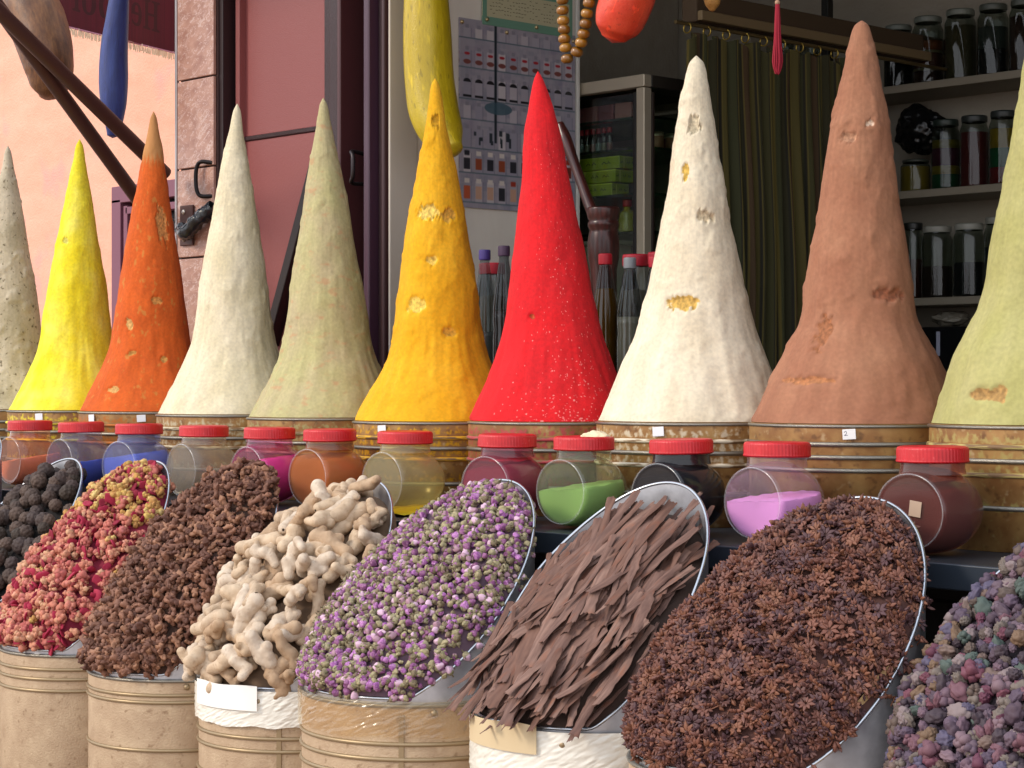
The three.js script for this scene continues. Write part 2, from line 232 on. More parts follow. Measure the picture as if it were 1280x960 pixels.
function tinTexture(seed, a, b, dust, dustAt) {
  return dataTex(768, 192, (u, v) => {
    const x = Math.cos(u * 6.2832) * 3, z = Math.sin(u * 6.2832) * 3, n = fbm(x * 1.2 + seed, v * 3.4, z * 1.2, 5), st = fbm(x * 2 + seed, v * 6, z * 2, 4), s2 = fbm(x * 4, v * 11 + seed, z * 4, 4);
    let c = mixc(hex(a), hex(b), clamp(0.5 + n * 1.5 + st * 0.7)); c = mixc(c, [92, 60, 34], smooth(0.12, 0.42, s2) * 0.6); c = mixc(c, [212, 196, 160], smooth(0.22, 0.45, fbm(x * 3 + 9, v * 9, z * 3 + seed, 4)) * 0.5);
    if (dust) { const dn = fbm(x * 7, v * 16 + seed, z * 7, 5); for (const b0 of dustAt) { const q = v - b0; if (q > -0.02 && q < 0.10) c = mixc(c, hex(dust), 0.8 * smooth(-0.05, 0.30, dn + 0.16 - Math.abs(q - 0.01) * 5)); } c = mixc(c, hex(dust), smooth(0.15, 0.45, dn) * 0.4); }
    return c;
  });
}
function chipAt(ch, ang, t) { let d = ang - ch[0]; d = Math.atan2(Math.sin(d), Math.cos(d)); const a = d / ch[2], b = (t - ch[1]) / ch[3]; const r = Math.sqrt(a * a + b * b) + 1.1 * fbm(ang * 7 + ch[1] * 31, t * 38, ch[0] * 7, 4); return smooth(1.0, 0.80, r); }
const CONES = [
  // label, x, base y, R, tip y, lean x, colour, second tone, profile, chips [angle from FACE in degrees, height, angular half width, half height, colour], specks, dust
  ['tall beige spice cone beside the lemon yellow one', -2.285, 1.512, 0.195, 2.325, 0, 0xcabda6, 0xb0a48a, P_STD, [], 0, null],
  ['lemon yellow spice cone between the beige and orange ones', -1.884, 1.513, 0.194, 2.308, 0.02, 0xe9d81f, 0xf2e860, P_STD, [[-20, 0.62, 0.18, 0.012, 0xd7d070]], 0, 0xe6d536],
  ['burnt orange spice cone with chipped tan patches and tan tip', -1.487, 1.514, 0.194, 2.352, 0.016, 0xd4601c, 0xc45518, P_STD, [[-22, 0.285, 0.16, 0.022, 0xcaa263], [24, 0.36, 0.20, 0.014, 0xc98e4c], [-12, 0.19, 0.10, 0.010, 0xb98a48], [-25, 0.07, 0.12, 0.012, 0xcaa263], [44, 0.62, 0.30, 0.06, 0xc98a50], [30, 0.17, 0.08, 0.012, 0xb98a48]], 0.25, 0xb5651f],
  ['cream spice cone with a broken tip before the maroon door', -1.09, 1.511, 0.197, 2.334, 0.02, 0xe4d8bb, 0xd8cba8, P_STD, [], 0, 0xc9bea0],
  ['olive green spice cone before the dark shutter post', -0.68, 1.508, 0.197, 2.312, -0.018, 0xb6af7c, 0xb8aa84, P_STD, [], 0, 0xa7a06a],
  ['golden yellow spice cone in front of the hanging yellow gourd', -0.256, 1.505, 0.196, 2.315, -0.011, 0xe0a408, 0xe8b020, P_STD, [[-15, 0.60, 0.42, 0.026, 0xe6c86a], [30, 0.59, 0.3, 0.02, 0xd0a040], [5, 0.87, 0.5, 0.02, 0xc4941e], [-25, 0.33, 0.3, 0.024, 0xe4c35e], [22, 0.25, 0.2, 0.014, 0xd2a23a], [-5, 0.46, 0.16, 0.014, 0xe4c35e]], 0, 0xd9a51c],
  ['bright red spice cone flecked with white specks', 0.133, 1.51, 0.184, 2.292, -0.048, 0xdb141d, 0xd21a22, P_RED, [[-22, 0.29, 0.07, 0.008, 0xb0502a]], 1, 0xb8434a],
  ['off white spice cone with golden chipped patches', 0.56, 1.516, 0.203, 2.272, 0.0, 0xe6dac0, 0xdccdb0, P_WHITE, [[-17, 0.315, 0.30, 0.022, 0xc29a4a], [-25, 0.675, 0.16, 0.030, 0xd2aa4c], [14, 0.55, 0.26, 0.016, 0xcbb896], [-10, 0.80, 0.34, 0.03, 0xc4b699]], 0, 0xd8ccb4],
  ['reddish brown spice cone with a wide skirt before the curtain', 0.976, 1.519, 0.204, 2.29, 0.008, 0x9c684e, 0xa67458, P_BROWN, [[28, 0.31, 0.35, 0.016, 0x92583e], [-38, 0.22, 0.16, 0.05, 0x96603f], [-42, 0.10, 0.35, 0.01, 0xa9714a], [14, 0.735, 0.13, 0.009, 0xd8c0aa], [-30, 0.70, 0.3, 0.012, 0xb08468]], 0, null],
  ['pale green spice cone beside the brown one', 1.395, 1.523, 0.204, 2.36, 0.03, 0xa9a466, 0xb2ac74, P_BROWN.map(([t, r]) => [t, r * (1 + 0.07 * Math.min(1, t * 8))]), [[-42, 0.06, 0.2, 0.016, 0xa8824e]], 0, 0xb0a060],
];
const coneBump = bumped([26, 26], 0.0008);
CONES.forEach(([label, x, yb, R, yt, lean, ca, cb, P, chips0, specks, dust], ci) => {
  const H = yt - yb, chips = chips0.map((c) => [FACE + c[0] * Math.PI / 180, ...c.slice(1)]), sd = ci * 13.7, lump = [0.004, 0.0012, 0.001, 0.0022, 0.0022, 0.0024, 0.0005, 0.002, 0.0026, 0.0014][ci];
  const A = hex(ca), B = hex(cb);
  // azimuth runs from +z towards +x
  const relief = (ang, t, r, y) => {
    const px = Math.sin(ang) * r, pz = Math.cos(ang) * r; let d = 0.010 * fbm(px * 9 + sd, y * 5, pz * 9, 3) + 0.0030 * fbm(px * 42, y * 18 + sd, pz * 42, 3) + lump * smooth(0.1, 0.34, fbm(px * 18 + 5, y * 22 + sd, pz * 18, 3));
    d += 0.007 * fbm(Math.sin(ang) * 4.5 + sd, t * 3, Math.cos(ang) * 6, 3) * smooth(0.34, 0.12, t) * smooth(0, 0.05, t);
    for (const ch of chips) d -= 0.0055 * chipAt(ch, ang, t); return d;
  };
  const NA = 160, NT = 160, pos = [], uv = [], idx = [];
  for (let j = 0; j <= NT; j++) {
    const t = 1 - Math.pow(1 - j / NT, 1.25), r0 = prof(P, t) * R, y = t * H;
    for (let i = 0; i <= NA; i++) { const a = (i % NA) / NA * Math.PI * 2, fade = smooth(0, 0.03, r0) * smooth(0, 0.01, t); let r = Math.max(0, r0 + relief(a, t, r0, y) * fade); if (j === 0) r = r0; const lx = lean * t * t; pos.push(Math.sin(a) * r + lx, y + (j === NT ? -0.006 : 0), Math.cos(a) * r); uv.push(i / NA, t); }
  }
  for (let j = 0; j < NT; j++) for (let i = 0; i < NA; i++) { const a = j * (NA + 1) + i, b = a + 1, c = a + NA + 1, d = c + 1; idx.push(a, b, d, a, d, c); }
  const g = new THREE.BufferGeometry(); g.setAttribute('position', new THREE.Float32BufferAttribute(pos, 3)); g.setAttribute('uv', new THREE.Float32BufferAttribute(uv, 2)); g.setIndex(idx); g.computeVertexNormals();
  { const n = g.attributes.normal; for (let j = 0; j <= NT; j++) { const a = j * (NA + 1), b = a + NA; const v = V3(n.getX(a) + n.getX(b), n.getY(a) + n.getY(b), n.getZ(a) + n.getZ(b)).normalize(); n.setXYZ(a, v.x, v.y, v.z); n.setXYZ(b, v.x, v.y, v.z); } }
  const sr = rng(77 + ci), flecks = []; if (specks > 0.5) for (let k = 0; k < 430; k++) { const t = Math.pow(sr(), 2.2) * 0.8, a = FACE + 0.35 + (sr() + sr() + sr() - 1.5) * 0.9; flecks.push([a, t, 0.004 + sr() * 0.012, 0.0012 + sr() * 0.0035]); }
  const tex = dataTex(480, 560, (u, t) => {
    const ang = u * Math.PI * 2, r = prof(P, t) * R, px = Math.sin(ang) * r, pz = Math.cos(ang) * r, y = t * H;
    const n = fbm(px * 14 + sd, y * 10, pz * 14, 4), f = fbm(px * 150, y * 130 + sd, pz * 150, 3), st = fbm(Math.sin(ang) * 10 + sd, t * 3, Math.cos(ang) * 10, 3);
    let c = mixc(A, B, clamp(0.45 + n * 1.5)); const k = 1 + 0.12 * f + 0.07 * st; c = [c[0] * k, c[1] * k, c[2] * k];
    if (ci === 2) { const q = smooth(0.80, 0.86, t + 0.06 * fbm(ang * 5, t * 20, 3, 3)); c = mixc(c, [196, 138, 84], q); c = mixc(c, [196, 140, 70], smooth(0.2, 0.34, fbm(px * 60 + 4, y * 34, pz * 60, 3)) * 0.6); }
    if (ci === 4) c = mixc(c, [196, 138, 100], smooth(0.12, 0.4, fbm(px * 30, y * 50, pz * 30 + 5, 4)) * 0.45);
    if (ci === 0) c = mixc(c, [90, 78, 58], smooth(0.2, 0.4, fbm(px * 80, y * 80, pz * 80, 3)) * 0.8);
    for (const ch of chips) { const q = chipAt(ch, ang, t); if (q > 0) c = mixc(c, hex(ch[4]).map((e) => e * (1 + 0.5 * f)), q * 0.92); }
    return c;
  });
  if (flecks.length) { const d = tex.image.data; for (const [a, t, w, h] of flecks) { const i0 = a / 6.2832 * 480, j0 = t * 560, ri = Math.max(0.6, w / 6.2832 * 480 * 0.7), rj = Math.max(0.6, h * 560 * 0.6); for (let j = Math.floor(j0 - rj); j <= j0 + rj; j++) for (let i = Math.floor(i0 - ri); i <= i0 + ri; i++) if (j >= 0 && j < 560 && ((i - i0) / ri) ** 2 + ((j - j0) / rj) ** 2 <= 1) { const k = (j * 480 + ((i % 480) + 480) % 480) * 4; d[k] = 238; d[k + 1] = 140; d[k + 2] = 132; } } }
  tex.wrapT = THREE.ClampToEdgeWrapping;
  const cone = top('spice_cone', g, mat(0xffffff, 0.95, { map: tex, ...coneBump }), label, 'spice cone', 'spice cones on the back row'); cone.position.set(x, yb + 0.001, 0);
  // its drum
  const dr = thing('spice_drum', 'banded gold tin drum under the ' + ['beige', 'lemon yellow', 'burnt orange', 'cream', 'olive green', 'golden yellow', 'bright red', 'off white', 'reddish brown', 'pale green'][ci] + ' spice cone', 'drum', [x, 1.3085, 0], 0, 'gold drums under the cones');
  const hgt = yb - 1.3085, Rd = R + 0.004;
  part('body', uvY(lathe([[0, 0.0005], [Rd, 0.0005], [Rd, hgt - 0.002], [Rd - 0.004, hgt], [0, hgt - 0.0005]], 72), hgt), mat(0xffffff, 0.5, { map: tinTexture(sd, 0x8a5f34, 0xad8650, dust, [0.33, 0.62, 0.74, 0.87]), metalness: 0.15 }), dr);
  drumBands.forEach((b, k) => part('band', new THREE.TorusGeometry(Rd + 0.0005, k ? 0.0045 : 0.003, 8, 96).rotateX(Math.PI / 2), dust && k % 2 === 1 ? bandDust(dust, ci) : steel, dr, [0, hgt - b - 0.003, 0]));
  const tagsFor = { 1: [-15], 2: [7, -38], 5: [-33], 7: [-22], 8: [-10] }[ci] ?? [];
  for (const dg of tagsFor) { const a = FACE + dg * Math.PI / 180; const tg = part('price_tag', box(0.024, 0.019, 0.002, 0.0008), ci === 8 ? penTag : paperTag, dr, [Math.sin(a) * (Rd + 0.004), hgt - 0.018, Math.cos(a) * (Rd + 0.004)], [0, a, 0.06]); }
});
function bandDust(c, i) { const d = hex(c); return mat(0xffffff, 0.7, { map: dataTex(256, 16, (u, v) => mixc([120, 92, 62], d, smooth(-0.12, 0.1, fbm(Math.cos(u * 6.28) * 5 + i, v * 3, Math.sin(u * 6.28) * 5, 4)))) }); }
// ---------------------------------------------------------------- red lidded jars
const lidRed = mat(0xffffff, 0.42, { map: dataTex(256, 64, (u, v) => { const n = fbm(Math.cos(u * 6.28) * 4, v * 5, Math.sin(u * 6.28) * 4, 4), k = fbm(Math.cos(u * 6.28) * 14, v * 30, Math.sin(u * 6.28) * 14, 3); return mixc(mixc(hex(0xb8141d), hex(0xcc2029), clamp(0.5 + n * 1.4)), [222, 150, 140], smooth(0.2, 0.42, k) * 0.5); }) }), jarGlass = glassy(0xfaf6f2, 0.14, { transmission: 0.94 }), jarDusty = glassy(0xf0e6d8, 0.2, { transmission: 0.9 }), jarYellow = glassy(0xece2b0, 0.24, { transmission: 0.86 });
const lidGeo = lathe([[0, 0.0], [0.0575, 0.0], [0.0605, 0.002], [0.0605, 0.004], [0.0595, 0.0055], [0.0598, 0.022], [0.058, 0.0262], [0.054, 0.0275], [0.05, 0.0262], [0, 0.0262]], 240); warp(lidGeo, (v) => { const r = Math.hypot(v.x, v.z); if (r > 0.059) { const a = Math.atan2(v.z, v.x), q = 1 + 0.006 * Math.cos(a * 60); v.x *= q; v.z *= q; } });
const neckGeo = lathe([[0.056, -0.012], [0.0535, 0.0], [0.0535, 0.012]], 56);
// barrel lying on its side, flat round face towards the street
const barrel = (k, n = 56) => lathe([[0, -0.084], [0.016, -0.0825], [0.031, -0.0775], [0.045, -0.068], [0.0565, -0.054], [0.0655, -0.036], [0.0710, -0.016], [0.0725, 0.004], [0.0715, 0.024], [0.0690, 0.042], [0.0650, 0.055], [0.0635, 0.059], [0.0610, 0.0605], [0.0585, 0.0595], [0.0545, 0.0588], [0, 0.0588]].map(([r, y]) => [r * k, y * k]), n).rotateX(Math.PI / 2).scale(1.08, 1, 1.06);
const barrelGeo = barrel(1, 72);
const beadRing = new THREE.TorusGeometry(0.0625, 0.0011, 8, 72).scale(1.08, 1, 1).translate(0, 0, 0.0648), beadGlass = glassy(0xffffff, 0.15, { transmission: 0.92 });
function jarPowder(level, kx, kz, seed) {
  const pr = [[0, -0.0805]]; for (let k = 1; k <= 30; k++) { const a = k / 30 * 1.96, z = -0.0805 + 0.1365 * (1 - Math.cos(a * 0.8015)) / 1.0; if (z < 0.0555) pr.push([0.0702 * Math.sqrt(Math.max(0, 1 - ((z - 0.004) / (z < 0.004 ? 0.0846 : 0.122)) ** 2)), z]); } for (let k = 8; k >= 0; k--) pr.push([0.0625 * k / 8, 0.0562]);
  const s = lathe(pr, 72).rotateX(Math.PI / 2).scale(1.08, 1, 1.05);
  return warp(s, (v) => { const h = level - kx * v.x - kz * v.z + 0.006 * fbm(v.x * 40 + seed, v.z * 40, seed, 3); if (v.y > h) v.y = Math.max(h, -0.0695); });
}
const JARS = [ // x, contents colour, level, slope x, slope z, content words, glass
  [-1.590, 0xe89a78, 0.006, -0.10, 0.12, 'salmon orange powder', jarGlass], [-1.325, 0x3a58c8, 0.0, -0.12, 0.12, 'royal blue powder', jarGlass],
  [-1.046, 0x7484c8, 0.03, -0.1, 0.1, 'dull blue violet powder', jarDusty], [-0.758, 0xb5ab92, -0.040, -0.2, 0.2, 'only a pale dusty film of powder', jarDusty],
  [-0.489, 0xe04aa8, 0.034, -0.1, 0.1, 'hot pink powder', jarGlass], [-0.260, 0xc08a50, 0.048, 0.05, 0.1, 'orange tan powder', jarDusty],
  [0.004, 0xc9b20e, -0.063, 0.0, 0.1, 'a little yellow powder left at the bottom', jarYellow], [0.329, 0x9a3454, 0.045, -0.1, 0.1, 'wine red powder', jarDusty],
  [0.551, 0x9cc070, 0.01, -0.08, 0.1, 'light green powder', jarGlass], [0.809, 0x101016, 0.045, -0.1, 0.1, 'black powder', jarGlass],
  [1.040, 0xe6a4e4, 0.008, -0.04, 0.10, 'lilac pink powder', jarGlass], [1.375, 0x6a2430, 0.040, 0.0, 0.1, 'dark maroon powder', jarDusty]];
JARS.forEach(([x, c, lev, kx, kz, words, gl0], i) => {
  const tint = new THREE.Color([0xf8dccc, 0xe6e4f0, 0xccd2f4, 0xf0e8da, 0xf6c0e0, 0xecc49c, 0xf0e6b8, 0xd890a6, 0xe8eedc, 0x80808a, 0xfaf0f6, 0xcc9a90][i]), gl = gl0.clone(); gl.color.copy(tint);   // powder film inside the glass
  const turn = rr(-0.08, 0.08), y = 1.3095, cy = y + 0.0728, z = 0.32;
  const g = thing('candy_jar', 'round flat faced jar with red lid, holding ' + words, 'jar', [x, y, z], turn, 'red lidded jars along the shelf');
  const gm = part('glass', barrelGeo, gl, g, [0, 0.0728, 0]); part('face_bead', beadRing, beadGlass, gm); part('neck', neckGeo, gl, g, [0, 0.1455, 0]);
  part('lid', lidGeo, lidRed, g, [0, 0.1525, 0], [rr(-0.015, 0.015), rr(0, 6), rr(-0.015, 0.015)]);
  if (i === 11) part('paper_label', box(0.024, 0.026, 0.001, 0.0004), mat(0xb59a84, 0.8), g, [0.012, 0.078, 0.0640], [0, 0, -0.12]);
  const tx = mat(c, 0.95, { ...bumped([6, 6], 0.0012) });
  const pw = top('jar_powder', jarPowder(lev, kx, kz, i * 3.1), tx, words[0].toUpperCase() === words[0] ? words : words.replace(/^a |^only a /, '') + ' seen through the side of a red lidded jar', 'powder', 'powders inside the jars'); pw.position.set(x, cy, z); pw.rotation.y = turn;
});
{ // white powder spilled on one lid
  const g = warp(new THREE.SphereGeometry(1, 40, 20, 0, 6.2832, 0, Math.PI / 2).scale(0.036, 0.011, 0.018), (v) => { const n = 1 + 0.6 * fbm(v.x * 60, v.y * 60, v.z * 60, 3); v.x *= n; v.z *= n; v.y *= n; });
  top('powder_spill', g, mat(0xdccdaa, 0.95), 'little heap of cream powder spilled on the lid of the green powder jar', 'powder').position.set(0.568, 1.4885, 0.305);
}
// ---------------------------------------------------------------- front drums with tilted chutes and heaps
const galv = mat(0xffffff, 0.34, { metalness: 0.75, side: THREE.DoubleSide, map: dataTex(256, 256, (u, v, i, j) => { const n = fbm(i / 18, j / 18, 4, 4), g = 186 + 26 * n; return [g, g, g + 4]; }) });
const rimSteel = mat(0xbfc2c8, 0.25, { metalness: 0.9 });
const tanTin = [0, 1, 2, 3].map((s) => mat(0xffffff, 0.55, { metalness: 0.1, map: dataTex(768, 256, (u, v) => {
  const x = Math.cos(u * 6.2832) * 3, z = Math.sin(u * 6.2832) * 3, n = fbm(x * 1.5 + s * 7, v * 11, z * 1.5, 5), sp = fbm(x * 4, v * 30 + s, z * 4, 5), dr = fbm(x * 2.6 + s, v * 18, z * 2.6, 4);
  let c = mixc(hex(0xae9478), hex(0xc2aa8c), clamp(0.5 + n * 1.3)); c = mixc(c, [112, 84, 58], smooth(0.2, 0.45, sp) * 0.55); c = mixc(c, [206, 184, 152], smooth(0.16, 0.4, dr) * 0.45); return c; }), ...bumped([10, 4], 0.0012) }));
const paperTan = mat(0xbf9c6c, 0.8, { side: THREE.DoubleSide, ...bumped([8, 2], 0.001) }), whitePlastic = new THREE.MeshPhysicalMaterial({ color: 0xe6e2d6, roughness: 0.35, side: THREE.DoubleSide, clearcoat: 0.3 }), clearPlastic = glassy(0xf0e2c8, 0.14, { transmission: 0.88 }), cardWhite = mat(0xf1eee8, 0.7);
function ringSheet(R, y0, y1, a0, a1, disp, seg = 160, rows = 10) { // a curved sheet standing round the drum; azimuth from +z to +x
  const pos = [], idx = [], uv = []; for (let j = 0; j <= rows; j++) for (let i = 0; i <= seg; i++) { const a = a0 + (a1 - a0) * i / seg, t = j / rows, lo = typeof y0 === 'function' ? y0(a) : y0, hi = typeof y1 === 'function' ? y1(a) : y1, y = lo + (hi - lo) * t, r = R + (disp ? disp(a, t, y) : 0); pos.push(Math.sin(a) * r, y, Math.cos(a) * r); uv.push(a * R / 0.3, y / 0.3); }
  for (let j = 0; j < rows; j++) for (let i = 0; i < seg; i++) { const a = j * (seg + 1) + i, b = a + 1, c = a + seg + 1; idx.push(a, b, c + 1, a, c + 1, c); }
  const g = new THREE.BufferGeometry(); g.setAttribute('position', new THREE.Float32BufferAttribute(pos, 3)); g.setAttribute('uv', new THREE.Float32BufferAttribute(uv, 2)); g.setIndex(idx); g.computeVertexNormals(); return g;
}
class Heap {
  constructor(o) { Object.assign(this, { z: 0.65, bulge: 0.06, pow: 0.5 }, o); this.n = V3(0, 2 * this.R, this.hi - this.lo).normalize(); this.Ri = this.R - 0.005; }
  at(a, b, lift = 0) { const r2 = a * a + b * b, y = this.lo + (this.hi - this.lo) * rise((1 - b) / 2), q = this.bulge * Math.pow(Math.max(0, 1 - r2), this.pow) + lift + 0.034 * fbm(a * 2.6 + this.x * 9, b * 2.6, 1, 3) * (r2 < 1 ? 1 - r2 : 0); return V3(this.x + this.Ri * a, y, this.z + this.Ri * b).addScaledVector(this.n, q); }
  normal(a, b) { const e = 0.02, p = this.at(a + e, b).sub(this.at(a - e, b)), q = this.at(a, b + e).sub(this.at(a, b - e)); const n = q.cross(p).normalize(); return n.y < 0 ? n.negate() : n; }
  bed(m, drop, rough, f) { const pos = [], idx = [], uv = [], K = 40, S = 96; for (let k = 0; k <= K; k++) for (let i = 0; i <= S; i++) { const r = k / K * 0.995, t = i / S * 6.2832, a = Math.sin(t) * r, b = Math.cos(t) * r, p = this.at(a, b, -drop + rough * fbm(a * f, b * f, 3, 3) * (r < 0.97 ? 1 : 0)); pos.push(p.x, p.y, p.z); uv.push(a * 3, b * 3); } for (let k = 0; k < K; k++) for (let i = 0; i < S; i++) { const a = k * (S + 1) + i, b = a + 1, c = a + S + 1; idx.push(a, c, c + 1, a, c + 1, b); } const g = new THREE.BufferGeometry(); g.setAttribute('position', new THREE.Float32BufferAttribute(pos, 3)); g.setAttribute('uv', new THREE.Float32BufferAttribute(uv, 2)); g.setIndex(idx); g.computeVertexNormals(); const o = shadow(new THREE.Mesh(g, m)); return o; }
  spots(n, seed, rmax = 0.98, ring = 5) { const r = rng(seed), out = []; for (let k = 0; k < n; k++) { const q = k % ring === ring - 1 && rmax > 0.9 ? rr(0.90, 1.01, r) : Math.sqrt((k + 0.5) / n) * rmax, t = k * 2.39996 + r() * 0.5; out.push([Math.sin(t) * q + rr(-0.02, 0.02, r), Math.cos(t) * q + rr(-0.02, 0.02, r)]); } return out; }
}
const rise = (s) => { const q = Math.max(0, s - 0.14) / 0.86; return 0.25 * q * q + 0.75 * q; };   // front of the opening stays low, then climbs to the back
const camP = camera.position;
// pieces: individuals (the nearest 300) as meshes, the rest as one stuff object
function scatter(h, o) {
  const r = rng(o.seed), spots = h.spots(o.count, o.seed, o.rmax, o.ring).map(([a, b]) => { const v = o.choose(r, a, b), long = v[3]; if (long && b > o.bMax) b = o.bMax + (b - o.bMax) * 0.45; if (long) { const w = b > 0.1 ? 0.86 : 0.70; a = clamp(a, -w, w); b = Math.max(b, -0.5); } let n = h.normal(a, b); if (o.level) n.lerp(h.n, o.level).normalize(); const p = h.at(a, b, rr(o.lift[0], o.lift[1], r)); const q = o.turn ? o.turn(n, r, a, b) : new THREE.Quaternion(r() - 0.5, r() - 0.5, r() - 0.5, r() - 0.5).normalize(); const s = rr(o.size[0], o.size[1], r) * (o.small && Math.hypot(a, b) > 0.5 && (b > 0.35 || Math.abs(a) > 0.5) ? o.small : 1); return { p, q, s, g: v[0], m: v[1], l: v[2], d: p.distanceTo(camP), stretch: o.stretch ? o.stretch(r) : null }; });
  spots.sort((A, B) => A.d - B.d);
  const own = spots.slice(0, o.most ?? 300), rest = spots.slice(o.most ?? 300);
  for (const s of own) { const m = top(o.name, s.g, s.m, s.l ?? o.label, o.category, o.group); m.position.copy(s.p); m.quaternion.copy(s.q); m.scale.setScalar(s.s); }
  const G = new THREE.Group(); G.name = numbered(o.name + '_heap'); G.userData = { label: o.heapLabel, category: o.category, kind: 'stuff' }; scene.add(G);
  const bed = h.bed(o.bed, o.drop, o.rough ?? 0.01, o.freq ?? 30); bed.name = 'packed_layer'; G.add(bed);
  const by = new Map(); for (const s of rest) { const k = s.g.uuid + s.m.uuid; if (!by.has(k)) by.set(k, []); by.get(k).push(s); }
  const M = new THREE.Matrix4();
  for (const list of by.values()) { const im = shadow(new THREE.InstancedMesh(list[0].g, list[0].m, list.length)); im.name = 'loose_pieces'; list.forEach((s, i) => im.setMatrixAt(i, M.compose(s.p, s.q, V3(s.s, s.s, s.s)))); G.add(im); }
}
// drum + chute for a heap
function drum(h, o) {
  const { x, z, R, lo, hi } = h, yt = o.topY ?? lo - 0.012;
  const g = thing('open_drum', o.drumLabel, 'drum', [x, 0.4515, z], o.turn ?? 0, 'tan open drums on the bench'), H = yt - 0.4515;
  part('body', uvY(lathe([[0, 0.001], [R, 0.001], [R, H], [R - 0.003, H], [R - 0.003, H - 0.2], [0, H - 0.2]], 80), H), tanTin[o.tin ?? 0], g);
  part('rim', new THREE.TorusGeometry(R, 0.004, 8, 96).rotateX(Math.PI / 2), steel, g, [0, H, 0]);
  for (const b of o.bands ?? [0.03, 0.05]) part('band', new THREE.TorusGeometry(R + 0.0005, 0.0042, 8, 96).rotateX(Math.PI / 2), steelTan, g, [0, H - b, 0]);
  part('seam', box(0.010, H - 0.03, 0.003, 0.001), steelTan, g, [Math.sin(o.seam ?? 0.9) * (R + 0.001), H / 2, Math.cos(o.seam ?? 0.9) * (R + 0.001)], [0, o.seam ?? 0.9, 0]);
  for (const a of o.rivets ?? [0.55]) part('rivet', new THREE.SphereGeometry(0.007, 10, 8), steelTan, g, [Math.sin(a) * (R + 0.002), H - 0.012, Math.cos(a) * (R + 0.002)]);
  const yl = (a, up) => lo - 0.4515 + (hi - lo) * rise((1 - Math.cos(a)) / 2) + up;
  if (o.liner) part('paper_liner', ringSheet(R - 0.006, H - 0.05, (a) => Math.max(H + 0.002, Math.min(yl(a, 0), H + o.liner) + 0.006 * N(a * 5, x * 7, 0)), -1.1, 1.7, (a, t) => 0.0015 * N(a * 9, t * 3, x)), paperTan, g);
  if (o.wrap) part('plastic_wrap', ringSheet(R + 0.006, (a) => H - o.wrap + 0.006 * N(a * 4, 2, x), H + 0.008, -Math.PI, Math.PI, (a, t, y) => 0.0055 * Math.abs(fbm(a * 3 + y * 10, y * 75 - a * 7, x * 3, 4)) + 0.0016 * Math.abs(N(a * 12 - y * 80, y * 110, x)), 480, 40), o.wrapMat ?? whitePlastic, g);
  if (o.card) part('white_card', ringSheet(R + 0.0125, H - 0.03, (a) => H + 0.018 + 0.004 * N(a * 3, 1, x), o.card[0], o.card[1], null, 60, 4), o.cardMat ?? cardWhite, g);
  if (o.extra) o.extra(g, H, R);
  // chute: an obliquely cut sheet metal cylinder standing in the drum
  const c = thing('metal_chute', o.chuteLabel, 'chute', [x, 0, z], 0, 'metal chutes standing in the drums');
  const Rs = R - 0.004, rim = (a) => lo + (hi - lo) * rise((1 - Math.cos(a)) / 2) + o.rimUp * smooth(0.1, 0.7, (1 - Math.cos(a)) / 2);
  if (o.sideLiner) { const [a0, a1, up] = o.sideLiner; part('cardboard_liner', ringSheet(Rs - 0.006, yt - 0.06, (a) => rim(a) + up * smooth(0, 0.25, (a - a0) / (a1 - a0)) * smooth(1, 0.75, (a - a0) / (a1 - a0)) - 0.002, a0, a1, null, 60, 6), paperTan, c); }
  part('sheet', mergeGeometries([ringSheet(Rs, yt - 0.1, rim, -Math.PI, Math.PI), ringSheet(Rs - 0.002, yt - 0.1, rim, -Math.PI, Math.PI)]), galv, c);
  const pts = []; for (let k = 0; k < 64; k++) { const a = k / 64 * Math.PI * 2; pts.push([Math.sin(a) * (Rs - 0.001), rim(a), Math.cos(a) * (Rs - 0.001)]); }
  part('rolled_rim', tube(pts, 0.0030, 160, 8, true), rimSteel, c);
  return g;
}
const steelTan = mat(0x9c8768, 0.4, { metalness: 0.5 });

// --- piece shapes
function lumpy(r, d, f, amp, seed, sq = [1, 1, 1]) { return warp(ball(r, d), (v) => { const n = 1 + amp * fbm(v.x / r * f + seed, v.y / r * f, v.z / r * f, 3); v.multiplyScalar(n); v.x *= sq[0]; v.y *= sq[1]; v.z *= sq[2]; }); }
// dark nut balls: close set warts
const nutGeo = [0, 1, 2].map((s) => { const pts = [], r = rng(40 + s); for (let k = 0; k < 44; k++) { const y = 1 - 2 * (k + 0.5) / 44, q = Math.sqrt(1 - y * y), t = k * 2.39996; pts.push(V3(Math.cos(t) * q, y, Math.sin(t) * q)); } return warp(ball(0.0215, 9), (v) => { const u = v.clone().normalize(); let m = -1; for (const p of pts) m = Math.max(m, p.dot(u)); v.multiplyScalar(1 + 0.09 * (smooth(0.95, 1, m) - 0.5) + 0.16 * fbm(u.x * 2 + s * 5, u.y * 2, u.z * 2, 3) + 0.10 * fbm(u.x * 9, u.y * 9 + s, u.z * 9, 2)); }); });
const nutMat = [0x44342c, 0x34281f, 0x4e3c32, 0x3e302c].map((c) => mat(c, 0.75));
